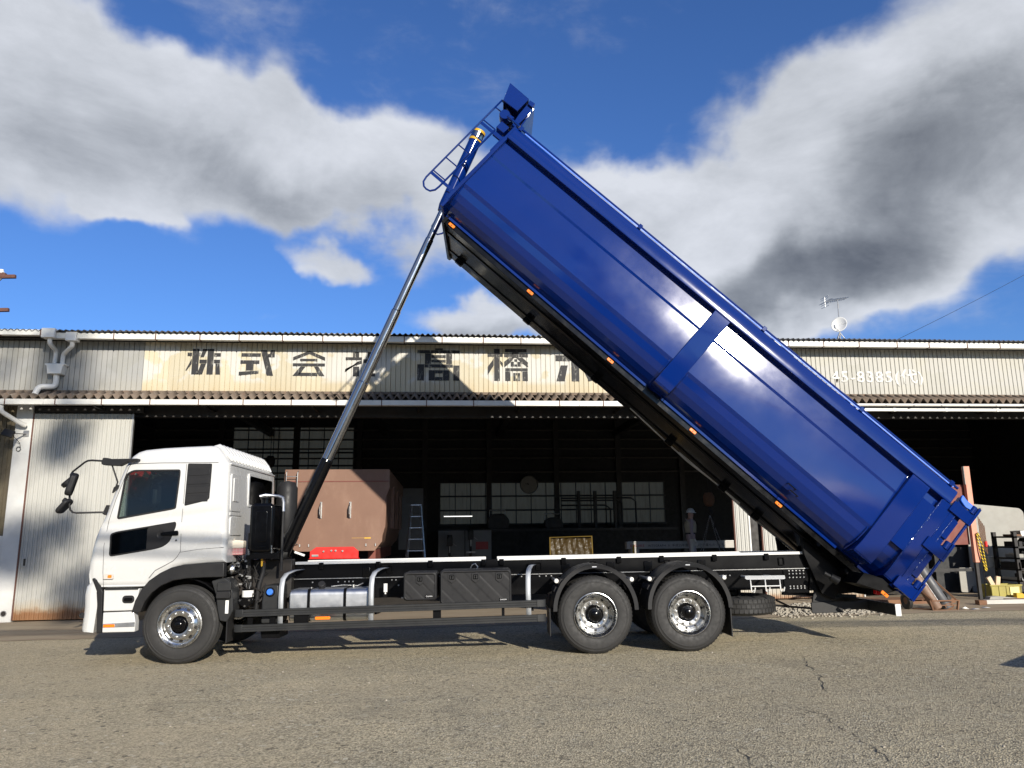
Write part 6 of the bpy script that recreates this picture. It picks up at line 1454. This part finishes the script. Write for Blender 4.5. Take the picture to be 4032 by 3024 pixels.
    m.bar((0,0,.01),(.48,0,.01),.05,.02).bar((-.03,0,.19),(.56,.0,.19),.03,.025).bar((0,.02,.10),(.5,.02,.10),.025,.02).bar((0,0,.02),(-.2,.35,.02),.03,.02); m.build('frame', RUST, G)
    for x in (.10,.36):
        m = MB(); m.tube([(x+.09*cos(a), .03, .085+.05*sin(a)) for a in [2*pi*k/14 for k in range(14)]], .014, 6, True); m.build('cylinder_ring', RUST, G)
    for x in (-.30,.52):
        m = MB(); c = (x,.40,.17); m.lathe([(.07,-.03),(.12,-.045),(.165,-.035),(.175,0),(.165,.035),(.12,.045),(.07,.03)], c, 'x', 28); w = m.build('wheel', RUBBER, G); m = MB(); m.lathe([(0,-.03),(.07,-.03),(.07,.03),(0,.03)], c, 'x', 16); m.build('hub', RUST, w)
    m = MB(); m.cyl((-.3,.40,.17),(.52,.40,.17),.015,n=8); m.build('axle', RUST, G)
    for i, (x, mat, lb, r) in enumerate(((.12,BROWNCYL,'brown gas cylinder with flaking paint leaning in the cart',.10),(.36,GREYCYL,'dark grey gas cylinder leaning in the cart behind the brown one',.105))):
        Y = thing('gas_cylinder', lb, 'gas cylinder', (9.78+x,15.17+.05*i,gz(9.8)+.03), (radians(-14), radians(-24), 0))
        m = MB(); m.lathe([(0,0),(r-.01,0),(r,.02),(r,.88),(r-.02,.96),(r-.06,1.02),(.03,1.05),(.03,1.10),(0,1.10)], (0,0,0), 'z', 28); m.build('body', mat, Y)
        m = MB(); m.cyl((0,0,1.08),(0,0,1.18),.022,n=10).cyl((-.06,0,1.14),(.05,0,1.14),.014,n=8).lathe([(0,-.02),(.035,-.02),(.035,.01),(0,.01)], (0,-.06,1.14), 'y', 14); m.build('valve', STEEL, Y)
        if i == 0:
            rnd = random.Random(6); m = MB()
            for k in range(14):
                z = .10+k*.055; m.grid([[(.10*cos(t)*1.012+0, -.10*abs(sin(t))*1.012, z+q+rnd.uniform(-.01,.01)) for t in (rnd.uniform(.35,.5), .62, rnd.uniform(.7,.95))] for q in (0,.058)])
            m.build('flaking_paint', PAPER, Y, fix=False)
    hs = pbr('red_hose', (.50,.10,.08), .5); gh = pbr('grey_hose', (.20,.20,.24), .5)
    for i, (mat, nm) in enumerate(((hs,'red rubber hose coiled over the gas cylinders'),(gh,'grey rubber hose coiled over the gas cylinders'))):
        m = MB(); q = []
        for k in range(90):
            a = k*.22+i; q.append((9.56+(.36+.02*sin(k*.37))*cos(a), 15.75+(.20+.015*cos(k*.5))*sin(a), 1.0+i*.03+.03*sin(k*.21)+.05*sin(a)))
        m.tube(q, .015, 6); o = m.build('gas_hose', mat); tag(o, nm, 'hose')
    # steel sections and litter on the apron
    m = MB(); m.box(11.45,15.5,15.85,15.97,gz(12)+.012,gz(12)+.10); o = m.build('steel_section', pbr('pale_steel_bar', (.46,.44,.40), .5, .3, var=.12), None, .004); tag(o, 'pale square steel section lying on the apron', 'steel section'); m = MB(); m.box(11.28,11.45,15.84,15.98,gz(11)+.012,gz(11)+.105); m.build('cut_end', RUST, o)
    m = MB(); m.prism([(12.05,0),(13.0,0),(12.95,.03),(12.3,.10),(12.1,.09)], 16.6, 16.75); o = m.build('bent_sheet', GREYSTEEL); o.location = (0,0,gz(12)+.01); tag(o, 'bent grey sheet offcut on the apron beside the stanchion', 'offcut')
    m = MB(); m.box(12.4,16,16.45,16.6,gz(12)+.012,gz(12)+.06); tag(m.build('steel_section', RUST), 'long rusty steel bar lying behind the pale section', 'steel section')
    rnd = random.Random(8)
    for i, (x, y) in enumerate(((10.42,15.15),(10.58,15.05),(10.95,15.25))):
        m = MB(); z = gz(x)+.012; m.add([(x-.07,y,z),(x+.02,y-.05,z+.05 if i == 0 else z+.01),(x+.12,y-.02,z+.006),(x+.03,y+.06,z+.02)], [(0,1,2),(0,2,3)]); tag(m.build('paper_scrap', PAPER, None, sol=.002), ('crumpled','flat','small')[i]+' white paper scrap on the apron right of the cart', 'paper')
    # plank and steel lying behind the truck's tail
    m = MB(); m.box(8.3,11.2,16.5,17.2,gz(9)+.012,gz(9)+.11); tag(m.build('steel_beam_stack', RUST, None, .006), 'rusty flat beams stacked on the apron behind the truck tail', 'beams')
def tagc(name, label, cat): return thing(name, label, cat)
right_bay()

# ------------------------------------------------------------------ roof aerial, wires, pole, trees, things out of frame
def aerials():
    A = thing('roof_aerial', 'television aerial mast with white satellite dish on the workshop roof', 'aerial', (0,0,0))
    bx, by = 10.42, 18.8
    m = MB(); m.cyl((bx,by,6.47),(bx+.03,by,7.72),.014,n=8); m.build('mast', STEEL, A)
    m = MB()
    for dx, dy in ((-.14,-.1),(.15,-.1),(-.06,.2),(.1,.2)): m.tube([(bx+dx,by+dy,6.42),(bx+dx*.75,by+dy*.7,6.62),(bx+.0,by,6.84)], .011, 6)
    m.split('tripod_leg', STEEL, A)
    m = MB(); rows = []
    for r in [i/8 for i in range(9)]:
        rows.append([(.20*r*cos(a), .05*(r*r)*-1, .24*r*sin(a)) for a in [2*pi*k/28 for k in range(29)]])
    m.grid(rows); d = m.build('dish', DULLWHITE, A, sol=.006); d.location = (bx-.02,by-.06,7.01); d.rotation_euler = (radians(-24), 0, radians(-38))
    m = MB(); m.tube([(bx-.05,by-.1,6.86),(bx-.28,by-.32,6.86)], .010, 6).obox((bx-.29,by-.33,6.9), (.05,.05,.08), (0,0,.5)); m.build('feed_horn', DULLWHITE, A)
    m = MB(); p0 = Vector((bx-.38,by-.1,7.64)); p1 = Vector((bx+.42,by+.25,7.86)); m.bar(p0, p1, .016, .016)
    for i in range(13):
        t = i/12; p = p0+(p1-p0)*t; L = .17-.06*t if i > 1 else .22
        m.bar(p+Vector((-L*.25,L,-L*.12)), p+Vector((L*.25,-L,L*.12)), .008, .008)
    for dz in (-.14,-.07,.07,.12): m.bar(p0+Vector((-.02,.18,dz)), p0+Vector((.02,-.18,dz)), .008, .008)
    m.bar(p0+Vector((0,0,-.15)), p0+Vector((0,0,.13)), .01, .01); m.build('yagi', STEEL, A)
    # wires at the right
    def wire(name, label, a, b, sag, r=.012):
        a, b = Vector(a), Vector(b); q = []
        for i in range(25):
            t = i/24; p = a+(b-a)*t; p.z -= sag*4*t*(1-t); q.append(p)
        m = MB(); m.tube(q, r, 6); o = m.build(name, PLAST); tag(o, label, 'wire')
    wire('overhead_wire', 'longer thin overhead wire rising to the right above the workshop roof', (12.3,20.5,6.75), (26,24,13.5), .15, .006)
    wire('overhead_wire', 'short thin overhead wire low at the right edge above the roof', (16.0,20.5,6.72), (28,23,10.8), .12, .006)
    # utility pole top left with crossarms reaching into frame
    U = thing('utility_pole', 'utility pole with rusty crossarms at the left edge above the roof', 'utility pole')
    m = MB(); m.cyl((-13.6,20.3,-.1),(-13.6,20.3,11.5),.16,.12,n=16); m.build('pole', pbr('concrete_pole', (.34,.33,.31), .8))
    U2 = bpy.data.objects['pole'] if 'pole' in bpy.data.objects else None
    pl = [o for o in bpy.data.objects if o.name.startswith('pole') and o.parent is None]
    for o in pl: o.parent = U
    for z, x1 in ((8.42,-11.06),(7.52,-11.13)):
        m = MB(); m.bar((-14.6,20.1,z-.12),(x1,20.1,z),.09,.09); m.build('crossarm', RUSTB, U, .006)
    m = MB(); m.box(-13.9,-11.3,20.05,20.15,8.40,8.50); m.build('crossarm_plate', RUSTB, U)
    m = MB(); m.bar((-11.4,20.1,8.36),(-12.2,20.15,7.55),.03,.03); m.build('crossarm_brace', STEEL, U)
    for x in (-11.42,-11.75):
        m = MB(); m.cyl((x,20.1,8.49),(x,20.1,8.60),.05,n=12).cyl((x,20.1,8.52),(x,20.1,8.54),.07,n=12); m.build('insulator', DULLWHITE, U)
    wire('overhead_wire', 'thin service wire dropping from the crossarm to the left roof edge', (-11.6,20.1,8.3), (-11.2,19.5,6.6), -.05, .008)
aerials()

def tree():
    Tt = thing('shade_tree', 'tall thin crowned tree across the yard whose shade falls on the sliding door', 'tree', (6.9,-30,gz(7))); rnd = random.Random(4); m = MB()
    m.tube([(0,0,0),(.1,.1,6),(.0,-.1,12),(.3,.1,18),(.7,0,22),(1.0,0,25)], [.32,.27,.22,.15,.08,.02], 10)
    lf = MB()
    for k in range(22):
        z = rnd.uniform(18.4,25); a = rnd.uniform(0,2*pi); r = rnd.uniform(.5,2.1)
        c = Vector((1.1+r*cos(a), 1.5*r*sin(a), z)); s0 = Vector((.3+(z-18)*.09, 0, z-.9)); m.tube([s0, (s0+c)/2+Vector((0,0,.15)), c], [.06,.04,.015], 6)
        R = rnd.uniform(.35,.75)
        for q in range(int(420*R)):
            p = c+Vector((rnd.gauss(0,R*.55), rnd.gauss(0,R*.6), rnd.gauss(0,R*.42))); sz = rnd.uniform(.07,.16)
            u = Vector((rnd.uniform(-1,1), rnd.uniform(-1,1), rnd.uniform(-1,1))).normalized(); v = u.orthogonal().normalized()
            lf.add([p-u*sz, p+v*sz*.5, p+u*sz, p-v*sz*.5], [(0,1,2,3)])
    m.build('trunk', BARK, Tt); lf.build('crown', LEAF, Tt, fix=False)
tree()
def across():  # unseen building, added to give the truck paint dark reflections
    W = thing('warehouse', 'low tan warehouse added unseen behind the viewer for dark reflections in the bed', 'building'); y = -34
    wm = pbr('tan_cladding', (.22,.19,.15), .7, var=.1)
    m = MB(); m.box(-45,38,y-12,y,-.6,5.6); m.build('wall', wm, W)
    m = MB(); m.prism([(y-12.6,5.6),(y+.6,5.6),(y-6,7.6)], -45.5, 38.5, 'x'); m.build('roof', ROOFM, W)
    for i in range(7):
        m = MB(); m.box(-40+i*11,-35+i*11,y,y+.08,gz(-40+i*11)-.1,3.8); m.build('shutter', STEEL, W)
        m = MB(); m.box(-33.6+i*11,-31.2+i*11,y,y+.06,2.2,3.6); m.build('window', DGLASS, W)
across()

def skip():  # added out of view; its shape throws the shadow at the right edge
    S = thing('shadow_skip', 'low rusty steel skip added outside the right edge to cast shadow into view', 'skip', (8.55,7.6,gz(8.5)), (0,0,radians(38)))
    m = MB(); m.prism([(-.9,.06),(.9,.06),(1.05,.62),(-1.05,.62)], -.6, .6); m.build('body', RUST, S, .01)
    m = MB(); m.box(-1.08,1.08,-.63,-.58,.58,.65).box(-1.08,1.08,.58,.63,.58,.65); m.split('rim', RUST, S)
    m = MB(); m.box(-.8,.8,-.5,-.4,0,.06).box(-.8,.8,.4,.5,0,.06); m.split('skid', RUST, S)
skip()

def street_cables():
    for i, (dy, dz) in enumerate(((0,0),(.16,.12),(-.1,.25))):
        q = [(-26+56*t, -.55-.158*(-26+56*t)+dy-4.0, 8.0+dz-1.2*4*t*(1-t)*.25) for t in [k/20 for k in range(21)]]
        m = MB(); m.tube(q, .045, 6); o = m.build('street_cable', PLAST); tag(o, ('lowest','middle','topmost')[i]+' of three thick street cables strung high behind the viewer', 'cable', 'street cables behind the viewer')
street_cables()
